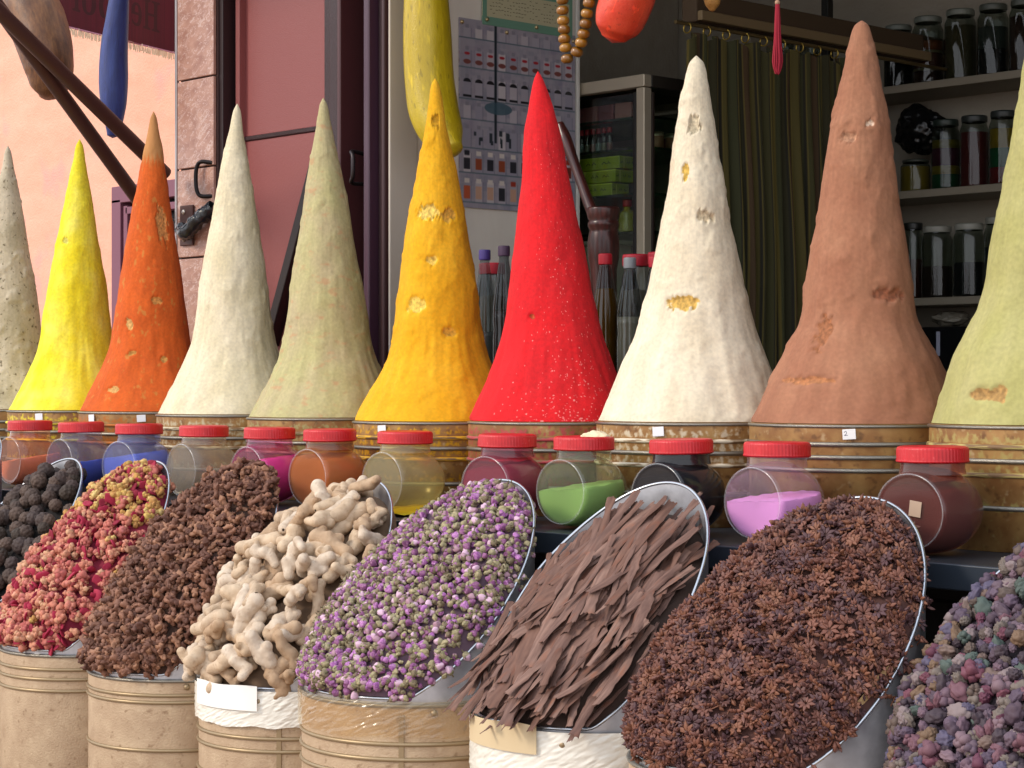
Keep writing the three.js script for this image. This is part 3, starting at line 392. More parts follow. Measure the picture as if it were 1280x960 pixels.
// pink flower heads: florets clustered
const floretGeo = [0, 1, 2, 3].map((s) => { const r = rng(60 + s), gs = []; for (let k = 0; k < 8; k++) { const y = 1 - 2 * (k + 0.5) / 8, q = Math.sqrt(1 - y * y), t = k * 2.4 + s, e = 0.0062 * (0.7 + r() * 0.6); gs.push(warp(ball(e, 1), (v) => v.multiplyScalar(1 + 1.1 * fbm(v.x * 300 + k, v.y * 300, v.z * 300 + s, 2))).translate(Math.cos(t) * q * 0.0078, y * 0.0068, Math.sin(t) * q * 0.0078)); const k0 = r(); paint(gs[gs.length - 1], (X, Y, Z) => { const n = N(X * 420, Y * 420, Z * 420 + s); const c = k0 < 0.18 ? [150, 66, 70] : k0 < 0.62 ? [236, 206, 190] : [255, 240, 214]; return c.map((e) => clamp(e * (1 + n * 0.35), 0, 255)); }); } return mergeGeometries(gs); });
const petalGeo = [0, 1].map((s) => warp(new THREE.SphereGeometry(0.011, 12, 8), (v) => { v.y = v.y * 0.28 + 18 * (v.x * v.x + v.z * v.z) * (s ? 1 : 0.5); v.x *= 1.25; v.multiplyScalar(1 + 0.35 * N(v.x * 150 + s, v.y * 150, v.z * 150)); }));
const pinkMat = [0xc67f78, 0xcf9484, 0xb86c6c, 0xcca08a].map((c) => mat(c, 0.85, { vertexColors: true })), crimMat = [0x9a1838, 0x84122e, 0xaa2a46].map((c) => mat(c, 0.8)), yelMat = [0xc9ac66, 0xbfa062, 0xd4bc82].map((c) => mat(c, 0.85, { vertexColors: true }));
// brown curled bits
const curlGeo = [0, 1, 2, 3, 4].map((s) => { const r = rng(80 + s), pts = []; let a = r() * 6; for (let k = 0; k < 5; k++) { pts.push([Math.cos(a) * 0.0045 * k * 0.6 + (r() - 0.5) * 0.003, (k - 2) * 0.0052, Math.sin(a) * 0.004 + (r() - 0.5) * 0.003]); a += rr(0.5, 1.4, r); } const g = tube(pts, 0.0041, 12, 7); return warp(weld(mergeGeometries([g, new THREE.SphereGeometry(0.0054, 9, 7).translate(...pts[4]), new THREE.SphereGeometry(0.0044, 9, 7).translate(...pts[0])])), (v) => { const n = fbm(v.x * 230 + s, v.y * 230, v.z * 230, 2); v.x *= 1 + n * 1.3; v.z *= 1 + n * 1.3; v.y *= 1 + n * 0.5; }); });
const curlMat = [0x7a5240, 0x6b4534, 0x8a5e48, 0x5e3a2c, 0x966a50].map((c) => mat(c, 0.7));
// ginger roots: fused knobs
function gingerGeo(seed) {
  const r = rng(seed), bones = []; let p = V3(-0.60, rr(-0.1, 0.1, r), 0), dirA = rr(-0.3, 0.3, r);
  const chain = [[p.clone(), rr(0.17, 0.25, r)]]; const K = 3 + Math.floor(r() * 2);
  for (let k = 0; k < K; k++) { dirA += rr(-0.6, 0.6, r); p = p.clone().add(V3(Math.cos(dirA) * 0.36, Math.sin(dirA) * 0.30, rr(-0.12, 0.12, r))); p.clampScalar(-0.60, 0.60); chain.push([p, rr(0.18, 0.29, r)]); }
  for (let k = 1; k < chain.length; k++) bones.push([chain[k - 1], chain[k]]);
  for (let k = 0; k < 4; k++) { const [q, qr] = pick(chain, r), a = rr(0, 6.28, r), L = rr(0.22, 0.42, r); const e = q.clone().add(V3(Math.cos(a) * L * 0.7, Math.sin(a) * L, rr(-0.12, 0.2, r))); e.clampScalar(-0.68, 0.68); bones.push([[q, qr * 0.9], [e, rr(0.10, 0.19, r)]]); }
  const n = 34, mc = new MarchingCubes(n, new THREE.MeshBasicMaterial(), false, false, 40000); mc.isolation = 0; const hf = n / 2;
  for (let z = 0; z < n; z++) for (let y = 0; y < n; y++) for (let x = 0; x < n; x++) {
    const q = V3((x - hf) / hf, (y - hf) / hf, (z - hf) / hf); let d = 1e3;
    for (const [[A, ra], [B, rb]] of bones) { const ab = B.clone().sub(A), t = clamp(q.clone().sub(A).dot(ab) / Math.max(1e-6, ab.lengthSq())), L = ab.length(); const e = q.distanceTo(A.clone().addScaledVector(ab, t)) - (ra + (rb - ra) * t) * (1 + 0.04 * Math.sin(t * L * 60 + seed)); const k = 0.045, hh = clamp(0.5 + 0.5 * (d - e) / k); d = d > 100 ? e : d + (e - d) * hh - k * hh * (1 - hh); }
    mc.field[x + y * n + z * n * n] = -(d + 0.02 * fbm(q.x * 5 + seed, q.y * 5, q.z * 5, 2));
  }
  mc.update(); const g = new THREE.BufferGeometry(); g.setAttribute('position', new THREE.BufferAttribute(mc.positionArray.slice(0, mc.count * 3), 3));
  const w = mergeVertices(g, 1e-4); w.scale(0.062, 0.062, 0.062); w.computeVertexNormals();
  { const p = w.attributes.position, u = new Float32Array(p.count * 2); for (let i = 0; i < p.count; i++) { u[i * 2] = p.getX(i) / 0.03; u[i * 2 + 1] = (p.getY(i) + p.getZ(i) * 0.7) / 0.06; } w.setAttribute('uv', new THREE.BufferAttribute(u, 2)); }
  const ends = bones.map((b) => b[1][0].clone().multiplyScalar(0.062));
  return paint(w, (x, y, z) => { const n1 = fbm(x * 60 + seed, y * 60, z * 60, 3), n2 = fbm(x * 260, y * 260 + seed, z * 260, 2); let c = mixc(hex(0xc4ae96), hex(0xdccab4), clamp(0.5 + n1 * 1.4 + n2 * 0.5)); let m = 1; for (const e of ends) m = Math.min(m, Math.hypot(e.x - x, e.y - y, e.z - z)); c = mixc(c, [158, 128, 96], smooth(0.008, 0.003, m - 0.003) * 0.6); return mixc(c, [134, 106, 84], smooth(0.2, 0.4, n2) * 0.4); });
}
const gingers = [1, 2, 3, 4, 5, 6, 7, 8].map((s) => gingerGeo(200 + s * 17)), gingerMat = [[0xffffff, 0.62], [0xefe6da, 0.62], [0xfaf2e6, 0.7], [0xe2d2c0, 0.7]].map(([c, q]) => mat(c, q, { vertexColors: true, ...bumped([1, 1], 0.0012) }));
// rose buds
function budGeo(s) {
  const bud = weld(new THREE.SphereGeometry(0.0072, 16, 12)); warp(bud, (v) => { const a = Math.atan2(v.z, v.x), t = v.y / 0.0072, q = 1 + 0.13 * Math.cos(a * 3 + t * 2.2 + s) - 0.28 * smooth(0, 1, t); v.x *= q; v.z *= q; v.y *= 1.35; });
  paint(bud, (x, y, z) => { const t = y / 0.0097, n = N(x * 500 + s, y * 500, z * 500); return t < -0.15 + n * 0.25 ? mixc([122, 116, 88], [172, 158, 126], n + 0.5) : mixc([[140, 74, 142], [158, 92, 158], [122, 60, 116], [204, 170, 188]][s % 4], [220, 178, 208], clamp(0.25 + n * 0.9)); });
  const parts = [bud]; for (let k = 0; k < 4; k++) { const a = k * 1.571 + s, g = new THREE.ConeGeometry(0.0026, 0.0105, 4, 1).scale(1, 1, 0.35); g.rotateX(0.5).translate(0, -0.002, 0.0068).rotateY(a); parts.push(paint(weld(g), () => [124, 124, 86])); }
  parts.push(paint(weld(new THREE.CylinderGeometry(0.001, 0.0013, 0.006, 5).translate(0, -0.012, 0)), () => [120, 108, 76]));
  return mergeGeometries(parts);
}
const buds = [0, 1, 2, 3].map(budGeo), budMat = [mat(0xffffff, 0.75, { vertexColors: true }), mat(0xcfc4c0, 0.75, { vertexColors: true })];
const driedBud = [0, 1].map((s) => paint(lumpy(0.0064, 2, 1.3, 0.6, s * 9, [1, 1.4, 0.8]), (x, y, z) => mixc([122, 116, 84], [188, 170, 132], clamp(0.5 + N(x * 300, y * 300, z * 300 + s)))));
// bark strips
function barkGeo(seed) {
  const r = rng(seed), kd = (seed - 300) / 7, L = kd > 10 ? rr(0.08, 0.14, r) : rr(0.15, 0.27, r), W = kd < 4 ? rr(0.028, 0.038, r) : kd > 10 ? rr(0.007, 0.011, r) : rr(0.016, 0.027, r), curl = rr(0.25, 1.3, r), bend = rr(-1.2, 0.8, r), tw = rr(-0.8, 0.8, r), NL = 26, NW = 8, pos = [], idx = [], T = 0.0022;
  for (let side = 0; side < 2; side++) for (let i = 0; i <= NL; i++) for (let j = 0; j <= NW; j++) {
    const t = i / NL - 0.5, w0 = W * (1 - 0.35 * Math.abs(t) + 0.45 * N(t * 6, seed * 0.37, 0.5) + 0.2 * N(t * 19, seed * 0.37, 3.5)), s = (j / NW - 0.5), a = s * curl, rad = w0 / Math.max(0.3, curl) + (side ? -T : 0) + 0.0016 * fbm(t * 26 + seed, s * 16, side, 3);
    let l = t * L; if (i === 0) l -= 0.006 * N(s * 9, seed, 1) + 0.004; if (i === NL) l += 0.006 * N(s * 9, seed, 2) + 0.004;
    let x = Math.sin(a) * rad, y = (Math.cos(a) - 1) * rad + (side ? -T * 0.2 : 0); const q = tw * t, X = x * Math.cos(q) - y * Math.sin(q), Y = x * Math.sin(q) + y * Math.cos(q);
    pos.push(X + 0.02 * Math.sin(t * 3 + seed) * 0.5, Y - bend * t * t * 0.05, l);
  }
  const S = (NL + 1) * (NW + 1), f = (a, b, c, d, flip) => flip ? idx.push(a, c, b, b, c, d) : idx.push(a, b, c, b, d, c);
  for (let i = 0; i < NL; i++) for (let j = 0; j < NW; j++) { const a = i * (NW + 1) + j, b = a + 1, c = a + NW + 1, d = c + 1; f(a, b, c, d, true); f(S + a, S + b, S + c, S + d, false); }
  for (let i = 0; i < NL; i++) for (const j of [0, NW]) { const a = i * (NW + 1) + j, c = a + NW + 1; f(a, c, S + a, S + c, j === 0); }
  for (let j = 0; j < NW; j++) for (const i of [0, NL]) { const a = i * (NW + 1) + j, b = a + 1; f(a, b, S + a, S + b, i !== 0); }
  const g = new THREE.BufferGeometry(); g.setAttribute('position', new THREE.Float32BufferAttribute(pos, 3)); g.setIndex(idx); g.computeVertexNormals();
  return paint(g, (x, y, z, i) => { const n = fbm(x * 160 + seed, y * 90, z * 22, 4), m = fbm(x * 60, seed, z * 30, 3); const inner = i >= S; return mixc(mixc(inner ? [108, 66, 48] : [102, 74, 64], inner ? [152, 100, 74] : [142, 110, 96], clamp(0.5 + n * 1.6)), [138, 88, 66], smooth(0.1, 0.35, m) * 0.7); });
}
const barks = Array.from({ length: 14 }, (_, k) => barkGeo(300 + k * 7)), barkMat = [0xffffff, 0xe0dada, 0xd8cac2].map((c) => mat(c, 0.82, { vertexColors: true }));
// star anise
function carpel(L, W, s) { const g = new THREE.OctahedronGeometry(1, 1); return warp(weld(g), (v) => { const t = v.x; v.x = (t + 1) * 0.5 * L; const k = Math.pow(Math.max(0, 1 - Math.pow(Math.abs(t * 1.02), 2.2)), 0.6); v.y = v.y * W * 0.8 * k + (v.y > 0.2 && Math.abs(v.z) < 0.3 ? -W * 0.5 : 0); v.z *= W * 0.62 * k; v.y += L * 0.10 * Math.max(0, t); }); }
function starGeo(seed, from, to) { const r = rng(seed), gs = []; for (let k = from; k < to; k++) { if (r() < 0.1) continue; const g = carpel(rr(0.009, 0.0145, r), rr(0.0034, 0.0048, r), k); g.translate(0.001, 0, 0).rotateY(k / 8 * 6.2832 + rr(-0.12, 0.12, r)); gs.push(g); } gs.push(weld(new THREE.CylinderGeometry(0.0008, 0.001, 0.012, 5)).rotateX(0.4).translate(0, -0.006, 0.002)); return mergeGeometries(gs); }
const stars = [starGeo(1, 0, 8), starGeo(2, 0, 8), starGeo(3, 0, 8), starGeo(4, 0, 5), starGeo(5, 0, 3)], starMat = [0x6e4438, 0x5e3b35, 0x7a4c3c, 0x533638, 0x7c4e38].map((c) => mat(c, 0.6));
// mixed potpourri, base colours darkened to carry the shade over this heap
const potGeo = [lumpy(0.0105, 5, 2.6, 0.6, 1), lumpy(0.0095, 5, 3.6, 0.9, 2, [1.2, 0.8, 1]), lumpy(0.0115, 5, 2.0, 0.6, 3, [1, 0.7, 1.35]), lumpy(0.0085, 5, 4.5, 0.8, 4, [1, 1.4, 1]), floretGeo[1].clone().scale(1.05, 1.05, 1.05)];
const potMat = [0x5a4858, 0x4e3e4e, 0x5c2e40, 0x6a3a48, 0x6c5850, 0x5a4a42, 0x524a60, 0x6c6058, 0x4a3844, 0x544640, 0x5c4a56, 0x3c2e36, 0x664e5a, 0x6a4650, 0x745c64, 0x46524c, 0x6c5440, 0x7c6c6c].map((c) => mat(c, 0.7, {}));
// black pods with straw
const podGeo = [0, 1, 2].map((s) => lumpy(0.019, 3, 2.4, 0.7, 30 + s, [0.7, 0.6, 1.5])), podMat = [0x1c1718, 0x262022, 0x2e2523].map((c) => mat(c, 0.6));

const slopeTurn = (spread, roll) => (n, r) => { const t = V3(rr(-spread, spread, r), 0, 1); t.addScaledVector(n, -t.dot(n)).normalize(); const x = n.clone().cross(t).normalize(); const q = new THREE.Quaternion().setFromRotationMatrix(new THREE.Matrix4().makeBasis(x, n, t)); return q.multiply(new THREE.Quaternion().setFromEuler(new THREE.Euler(rr(-roll, roll, r), 0, rr(-roll * 2, roll * 2, r)))); };
const flatTurn = (tilt) => (n, r) => new THREE.Quaternion().setFromUnitVectors(V3(0, 1, 0), n).multiply(new THREE.Quaternion().setFromEuler(new THREE.Euler(rr(-tilt, tilt, r), rr(0, 6.28, r), rr(-tilt, tilt, r))));

const H = {
  pods: new Heap({ x: -1.560, R: 0.203, lo: 1.06, hi: 1.455, bulge: 0.10 }),
  nuts: new Heap({ x: -1.152, R: 0.200, lo: 1.035, hi: 1.370, bulge: 0.055 }),
  pink: new Heap({ x: -0.755, R: 0.195, lo: 0.995, hi: 1.385, bulge: 0.10 }),
  curl: new Heap({ x: -0.350, R: 0.206, lo: 0.985, hi: 1.400, bulge: 0.095 }),
  ginger: new Heap({ x: 0.055, R: 0.198, lo: 1.000, hi: 1.370, bulge: 0.095 }),
  rose: new Heap({ x: 0.475, R: 0.220, lo: 1.035, hi: 1.385, bulge: 0.095, z: 0.68 }),
  bark: new Heap({ x: 0.900, R: 0.205, lo: 1.028, hi: 1.360, bulge: 0.085 }),
  anise: new Heap({ x: 1.338, R: 0.232, lo: 1.020, hi: 1.385, bulge: 0.10, z: 0.68 }),
  pot: new Heap({ x: 1.790, R: 0.208, lo: 1.02, hi: 1.375, bulge: 0.075 }),
};
drum(H.pods, { drumLabel: 'tan banded drum under the black pods', chuteLabel: 'metal chute around the black pods', rimUp: 0.0, tin: 3 });
drum(H.nuts, { drumLabel: 'tan banded drum under the dark wrinkled nuts', chuteLabel: 'grey metal chute around the dark wrinkled nuts', rimUp: 0.03, tin: 2 });
drum(H.pink, { drumLabel: 'tan banded drum filled with pink and crimson flower heads', chuteLabel: 'metal chute around the pink and crimson flower heads', rimUp: 0.02, tin: 0, bands: [0.030, 0.052, 0.078], liner: 0.02, seam: 1.25, rivets: [1.1] });
drum(H.curl, { drumLabel: 'tan banded drum filled with small curled brown pods', chuteLabel: 'galvanised chute around the small curled brown pods', rimUp: 0.0, tin: 1, bands: [0.030, 0.045, 0.145], liner: 0.035, seam: 2.6, rivets: [1.0] });
drum(H.ginger, { drumLabel: 'tan banded drum of ginger with white plastic round its top', chuteLabel: 'dark edged metal chute around the ginger roots', rimUp: 0.02, tin: 2, bands: [0.085, 0.11, 0.165], wrap: 0.062, card: [-0.3, 0.55], seam: 0.75 });
drum(H.rose, { drumLabel: 'tan banded drum of rosebuds with crinkled clear plastic round its top', chuteLabel: 'pale metal chute around the purple rosebuds', rimUp: 0.02, tin: 3, bands: [0.068, 0.095, 0.123], wrap: 0.055, wrapMat: clearPlastic, liner: 0.03, seam: 0.72, rivets: [0.98] });
drum(H.bark, { drumLabel: 'tan banded drum of bark wrapped in torn white plastic', chuteLabel: 'shiny metal chute rising behind the bark strips', rimUp: 0.055, tin: 1, bands: [0.10, 0.125], wrap: 0.085, card: [-0.5, 0.35], cardMat: mat(0xcdb893, 0.8), extra: (g, hh, R) => part('price_tag', box(0.032, 0.02, 0.002, 0.0008), paperTag, g, [Math.sin(1.0) * (R + 0.014), hh - 0.062, Math.cos(1.0) * (R + 0.014)], [0, 1.0, 0.1]) });
drum(H.anise, { drumLabel: 'tan banded drum with a wide paper liner, filled with star anise', chuteLabel: 'wide blue grey metal chute around the star anise', rimUp: 0.022, tin: 0, bands: [0.03, 0.055], liner: 0.03, sideLiner: [0.25, 1.75, 0.034] });
drum(H.pot, { drumLabel: 'tan banded drum filled with mixed potpourri beads', chuteLabel: 'grey metal chute around the mixed potpourri', rimUp: 0.02, tin: 2 });

scatter(H.pods, { name: 'black_pod', count: 70, seed: 1, lift: [-0.004, 0.016], size: [0.8, 1.25], choose: (r) => [pick(podGeo, r), pick(podMat, r)], label: 'black shrivelled pod in the heap beside the dark nuts', category: 'spice pod', group: 'black pods in their chute', heapLabel: 'packed black pods under the loose ones', bed: mat(0x151112, 0.9), drop: 0.014 });
scatter(H.nuts, { name: 'wrinkled_nut', count: 150, seed: 2, lift: [-0.006, 0.014], size: [0.72, 1.0], choose: (r) => [pick(nutGeo, r), pick(nutMat, r)], label: 'dark round wrinkled nut in its heap', category: 'nut', group: 'dark wrinkled nuts in their chute', heapLabel: 'packed dark nuts under the loose ones', bed: mat(0x1a1514, 0.9), drop: 0.02 });
for (let k = 0; k < 7; k++) { const a = rr(0.1, 0.8), b = rr(-0.6, 0.2), p = H.pods.at(a, b, 0.028), d = V3(rr(-1, 1), rr(0.0, 0.7), rr(-0.4, 0.8)).normalize().multiplyScalar(rr(0.035, 0.06)); top('straw_stalk', tube([p.clone().sub(d).toArray(), p.clone().add(V3(0, 0.006, 0)).toArray(), p.clone().add(d).toArray()], 0.0013, 10, 5), mat(0x9a7d58, 0.8), 'thin tan straw stalk lying on the black pods', 'stalk', 'straw stalks on the black pods'); }
scatter(H.pink, { name: 'flower_head', count: 900, seed: 3, lift: [-0.004, 0.012], size: [0.7, 1.25], choose: (r, a, b) => { const k = r(), y = b < -0.42 || (b < -0.15 && a < -0.55); if (k < 0.30) return [pick(petalGeo, r), pick(crimMat, r), 'small dried crimson petal among the pink flower heads']; if ((y && k < 0.75) || k > 0.97) return [pick(floretGeo, r), pick(yelMat, r), 'small dried straw yellow flower head']; return [pick(floretGeo, r), pick(pinkMat, r), 'small dried salmon pink flower head']; }, label: 'small dried pink, crimson or straw coloured flower head', category: 'dried flower', group: 'dried flower heads in their chute', heapLabel: 'packed crimson flower heads under the loose ones', bed: mat(0x7a1830, 0.9), drop: 0.008 });
scatter(H.curl, { name: 'curled_pod', count: 1300, seed: 4, lift: [-0.004, 0.012], size: [0.8, 1.5], choose: (r) => [pick(curlGeo, r), pick(curlMat, r)], label: 'small curled brown pod in its heap', category: 'spice pod', group: 'curled brown pods in their chute', heapLabel: 'mass of small curled brown pods', bed: mat(0x3b2419, 0.9), drop: 0.007 });
scatter(H.ginger, { name: 'ginger_root', count: 130, seed: 5, lift: [-0.016, 0.028], size: [0.68, 1.06], rmax: 0.985, ring: 12, turn: (n, r) => flatTurn(0.65)(n, r).multiply(new THREE.Quaternion().setFromEuler(new THREE.Euler(Math.PI / 2, 0, 0))), choose: (r) => [pick(gingers, r), pick(gingerMat, r)], label: 'knobbly pale ginger root in its heap', category: 'ginger root', group: 'ginger roots in their chute', heapLabel: 'packed ginger under the loose roots', bed: mat(0x6b5440, 0.9), drop: 0.03 });
scatter(H.rose, { name: 'rosebud', count: 2900, seed: 6, lift: [-0.003, 0.009], size: [0.5, 1.12], choose: (r) => r() < 0.84 ? [pick(buds, r), pick(budMat, r)] : [pick(driedBud, r), budMat[0], 'tiny faded beige rosebud among the purple ones'], label: 'tiny dried purple and green rosebud', category: 'rosebud', group: 'dried rosebuds in their chute', heapLabel: 'mass of dried purple rosebuds', bed: mat(0x5a4450, 0.9), drop: 0.005 });
scatter(H.bark, { name: 'bark_strip', count: 230, seed: 7, lift: [-0.012, 0.012], size: [0.9, 1.2], rmax: 0.93, ring: 9, small: 0.72, bMax: 0.42, turn: slopeTurn(0.28, 0.05), choose: (r) => { const k = Math.floor(r() * barks.length); return [barks[k], pick(barkMat, r), k < 4 ? 'broad curled strip of grey brown bark' : k > 10 ? 'thin twig like strip of grey brown bark' : undefined, k <= 10]; }, level: 0.8, label: 'long curled strip of grey brown bark', category: 'bark', group: 'bark strips in their chute', heapLabel: 'packed bark under the loose strips', bed: mat(0x35241c, 0.9), drop: 0.012 });
scatter(H.anise, { name: 'star_anise', count: 2300, seed: 8, lift: [-0.003, 0.010], size: [0.85, 1.42], turn: flatTurn(1.0), choose: (r) => { const k = Math.floor(r() * 5); return [stars[k], pick(starMat, r), k > 2 ? 'broken piece of reddish brown star anise' : undefined]; }, label: 'whole reddish brown star anise with eight points', category: 'star anise', group: 'star anise in their chute', heapLabel: 'mass of reddish brown star anise', bed: mat(0x4a2c25, 0.9), drop: 0.006 });
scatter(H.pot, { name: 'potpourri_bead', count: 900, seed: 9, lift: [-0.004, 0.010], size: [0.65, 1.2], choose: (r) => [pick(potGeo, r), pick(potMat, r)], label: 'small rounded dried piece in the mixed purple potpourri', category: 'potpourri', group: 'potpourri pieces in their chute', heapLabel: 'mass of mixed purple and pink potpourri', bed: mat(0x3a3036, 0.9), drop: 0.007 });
// ---------------------------------------------------------------- hanging things
function sweep(P, seg = 40, rad = 28, rough = 0, seed = 0) { // closed skin round a path with radii
  const c = new THREE.CatmullRomCurve3(P.map((p) => V3(p[0], p[1], p[2]))), pos = [], idx = [], uv = [];
  const rAt = (t) => { const f = t * (P.length - 1), i = Math.min(P.length - 2, Math.floor(f)), k = f - i, a = P[i][3], b = P[i + 1][3]; const p0 = P[Math.max(0, i - 1)][3], p3 = P[Math.min(P.length - 1, i + 2)][3]; return Math.max(0.001, 0.5 * (2 * a + (b - p0) * k + (2 * p0 - 5 * a + 4 * b - p3) * k * k + (3 * a - p0 - 3 * b + p3) * k * k * k)); };
  for (let j = 0; j <= seg; j++) { const t = j / seg, o = c.getPoint(t), d = c.getTangent(t), x = V3(0, 0, 1).cross(d).normalize(), z = d.clone().cross(x); for (let i = 0; i <= rad; i++) { const a = i / rad * 6.2832, r = rAt(t) * (1 + rough * fbm(Math.cos(a) * 1.5 + seed, t * 5, Math.sin(a) * 1.5, 3)); const q = o.clone().addScaledVector(x, Math.cos(a) * r).addScaledVector(z, Math.sin(a) * r); pos.push(q.x, q.y, q.z); uv.push(i / rad, t); } }
  const n0 = pos.length / 3; const s = c.getPoint(0), e = c.getPoint(1).addScaledVector(c.getTangent(1), P[P.length - 1][3] * 0.4); pos.push(s.x, s.y, s.z, e.x, e.y, e.z); uv.push(0.5, 0, 0.5, 1);
  for (let j = 0; j < seg; j++) for (let i = 0; i < rad; i++) { const a = j * (rad + 1) + i, b = a + 1, d = a + rad + 1; idx.push(a, b, d + 1, a, d + 1, d); }
  for (let i = 0; i < rad; i++) { idx.push(n0, i + 1, i); const k = seg * (rad + 1) + i; idx.push(n0 + 1, k, k + 1); }
  const g = new THREE.BufferGeometry(); g.setAttribute('position', new THREE.Float32BufferAttribute(pos, 3)); g.setAttribute('uv', new THREE.Float32BufferAttribute(uv, 2)); g.setIndex(idx); g.computeVertexNormals(); return g;
}
const cordMat = mat(0x6b5a44, 0.9);
function gourd(label, P, m, rough, seed) { const g = thing('hanging_gourd', label, 'gourd', [0, 0, 0], 0, 'gourds hanging over the stall'); part('body', sweep(P, 60, 40, rough, seed), m, g); part('cord', bar([P[0][0], P[0][1] - 0.005, P[0][2]], [P[0][0], P[0][0] > -1.9 ? 3.205 : 3.34, P[0][2]], 0.003, 6), cordMat, g); return g; }
const skin = (a, b, s, rough = 0.35) => mat(0xffffff, rough, { map: dataTex(256, 256, (u, v) => { const x = Math.cos(u * 6.2832) * 1.5, z = Math.sin(u * 6.2832) * 1.5; return mixc(hex(a), hex(b), clamp(0.5 + 1.5 * fbm(x + s, v * 3, z, 5) + 0.8 * fbm(x * 8, v * 24 + s, z * 8, 3))).map((e) => e * (1 - 0.2 * smooth(0.22, 0.42, fbm(x * 5 + s, v * 16, z * 5, 4)) + 0.15 * smooth(0.2, 0.4, fbm(x * 3, v * 9 + s * 2, z * 3 + 7, 4)))); }), ...bumped([3, 4], 0.0008) });
gourd('long yellow green gourd hanging before the white partition', [[-0.775, 2.792, -0.40, 0.0558], [-0.769, 2.662, -0.40, 0.0579], [-0.762, 2.533, -0.40, 0.0643], [-0.752, 2.403, -0.40, 0.0664], [-0.733, 2.315, -0.40, 0.0662], [-0.694, 2.248, -0.40, 0.0552], [-0.652, 2.206, -0.40, 0.0253]], skin(0xb39a12, 0xc9b020, 3), 0.03, 3);
gourd('red orange gourd hanging beside the amber beads', [[0.300, 2.60, -0.15, 0.030], [0.258, 2.519, -0.15, 0.0535], [0.228, 2.470, -0.15, 0.0592], [0.203, 2.428, -0.15, 0.0594], [0.186, 2.394, -0.15, 0.0505], [0.176, 2.372, -0.15, 0.0289]], skin(0xd23a22, 0xdd4c2e, 5), 0.04, 5);
gourd('mottled brown gourd hanging behind the awning poles', [[-2.717, 2.912, -0.30, 0.0803], [-2.643, 2.809, -0.30, 0.0956], [-2.581, 2.695, -0.30, 0.0897], [-2.551, 2.613, -0.30, 0.0789], [-2.561, 2.556, -0.30, 0.0579], [-2.576, 2.531, -0.30, 0.0211]], skin(0x4a2a16, 0x7d522c, 9, 0.5), 0.1, 9);
gourd('slim dark blue gourd hanging before the pink facade', [[-2.082, 2.870, -0.28, 0.0299], [-2.091, 2.809, -0.28, 0.0299], [-2.105, 2.736, -0.28, 0.0350], [-2.124, 2.638, -0.28, 0.0425], [-2.128, 2.539, -0.28, 0.0451], [-2.128, 2.464, -0.28, 0.0401], [-2.128, 2.401, -0.28, 0.0275], [-2.133, 2.364, -0.28, 0.0175]], skin(0x1b2a66, 0x263a80, 12, 0.45), 0.05, 12);
gourd('tip of a small woven tan gourd hanging above the curtain', [[0.343, 2.545, -0.30, 0.0216], [0.339, 2.474, -0.30, 0.0216], [0.339, 2.445, -0.30, 0.0162], [0.339, 2.432, -0.30, 0.0072]], skin(0x9a6a2c, 0xb98a44, 15, 0.6), 0.1, 15);
{
  const g = thing('bead_string', 'loop of large amber beads hanging beside the red gourd', 'beads', [0, 0, 0]);
  const bead = lathe([[0.0025, -0.0105], [0.009, -0.0100], [0.0135, -0.006], [0.0148, 0], [0.0135, 0.006], [0.009, 0.0100], [0.0025, 0.0105]], 24), am = [0x8a5a14, 0x9a6a1c, 0x7d500f].map((c) => new THREE.MeshPhysicalMaterial({ color: c, roughness: 0.3, clearcoat: 0.5 }));
  const A = [[0.011, 2.524], [0.011, 2.503], [0.011, 2.481], [0.011, 2.457], [0.013, 2.433], [0.016, 2.412], [0.017, 2.390], [0.021, 2.369], [0.026, 2.343]], B = [[0.105, 2.528], [0.100, 2.506], [0.097, 2.484], [0.094, 2.463], [0.087, 2.440], [0.083, 2.417], [0.076, 2.395], [0.068, 2.376], [0.054, 2.356]];
  for (const S of [A, B]) S.forEach(([x, y], i) => part('bead', bead, am[i % 3], g, [x, y, -0.15 + (S === B ? -0.004 : 0)], [rr(-0.15, 0.15), 0, S === A ? rr(-0.1, 0.1) : rr(-0.5, -0.15)]));
  for (const S of [A, B]) part('cord', bar([S[0][0], S[0][1], -0.15], [S[0][0] + (S === A ? 0.03 : -0.03), 3.205, -0.15], 0.002, 6), cordMat, g);
}
{
  const g = thing('red_tassel', 'thin crimson tassel hanging in front of the curtain', 'tassel', [0.528, 0, -0.30]);
  const th = []; for (let k = 0; k < 34; k++) { const a = k * 2.4, r = 0.010 * Math.sqrt((k + 0.5) / 34); th.push(tube([[Math.cos(a) * r * 0.4, 2.42, Math.sin(a) * r * 0.4], [Math.cos(a) * r * 0.8, 2.34, Math.sin(a) * r * 0.8], [Math.cos(a) * r * 1.15, 2.29, Math.sin(a) * r * 1.15], [Math.cos(a) * r * 0.5, 2.267 + rr(0, 0.006), Math.sin(a) * r * 0.5]], 0.0016, 12, 5)); }
  part('threads', mergeGeometries(th), mat(0x9c1830, 0.8), g); part('knot', new THREE.SphereGeometry(0.006, 12, 10), mat(0xb08a70, 0.6), g, [0, 2.424, 0]); part('cord', bar([0, 2.428, 0], [0, 3.205, 0], 0.002, 6), cordMat, g);
}
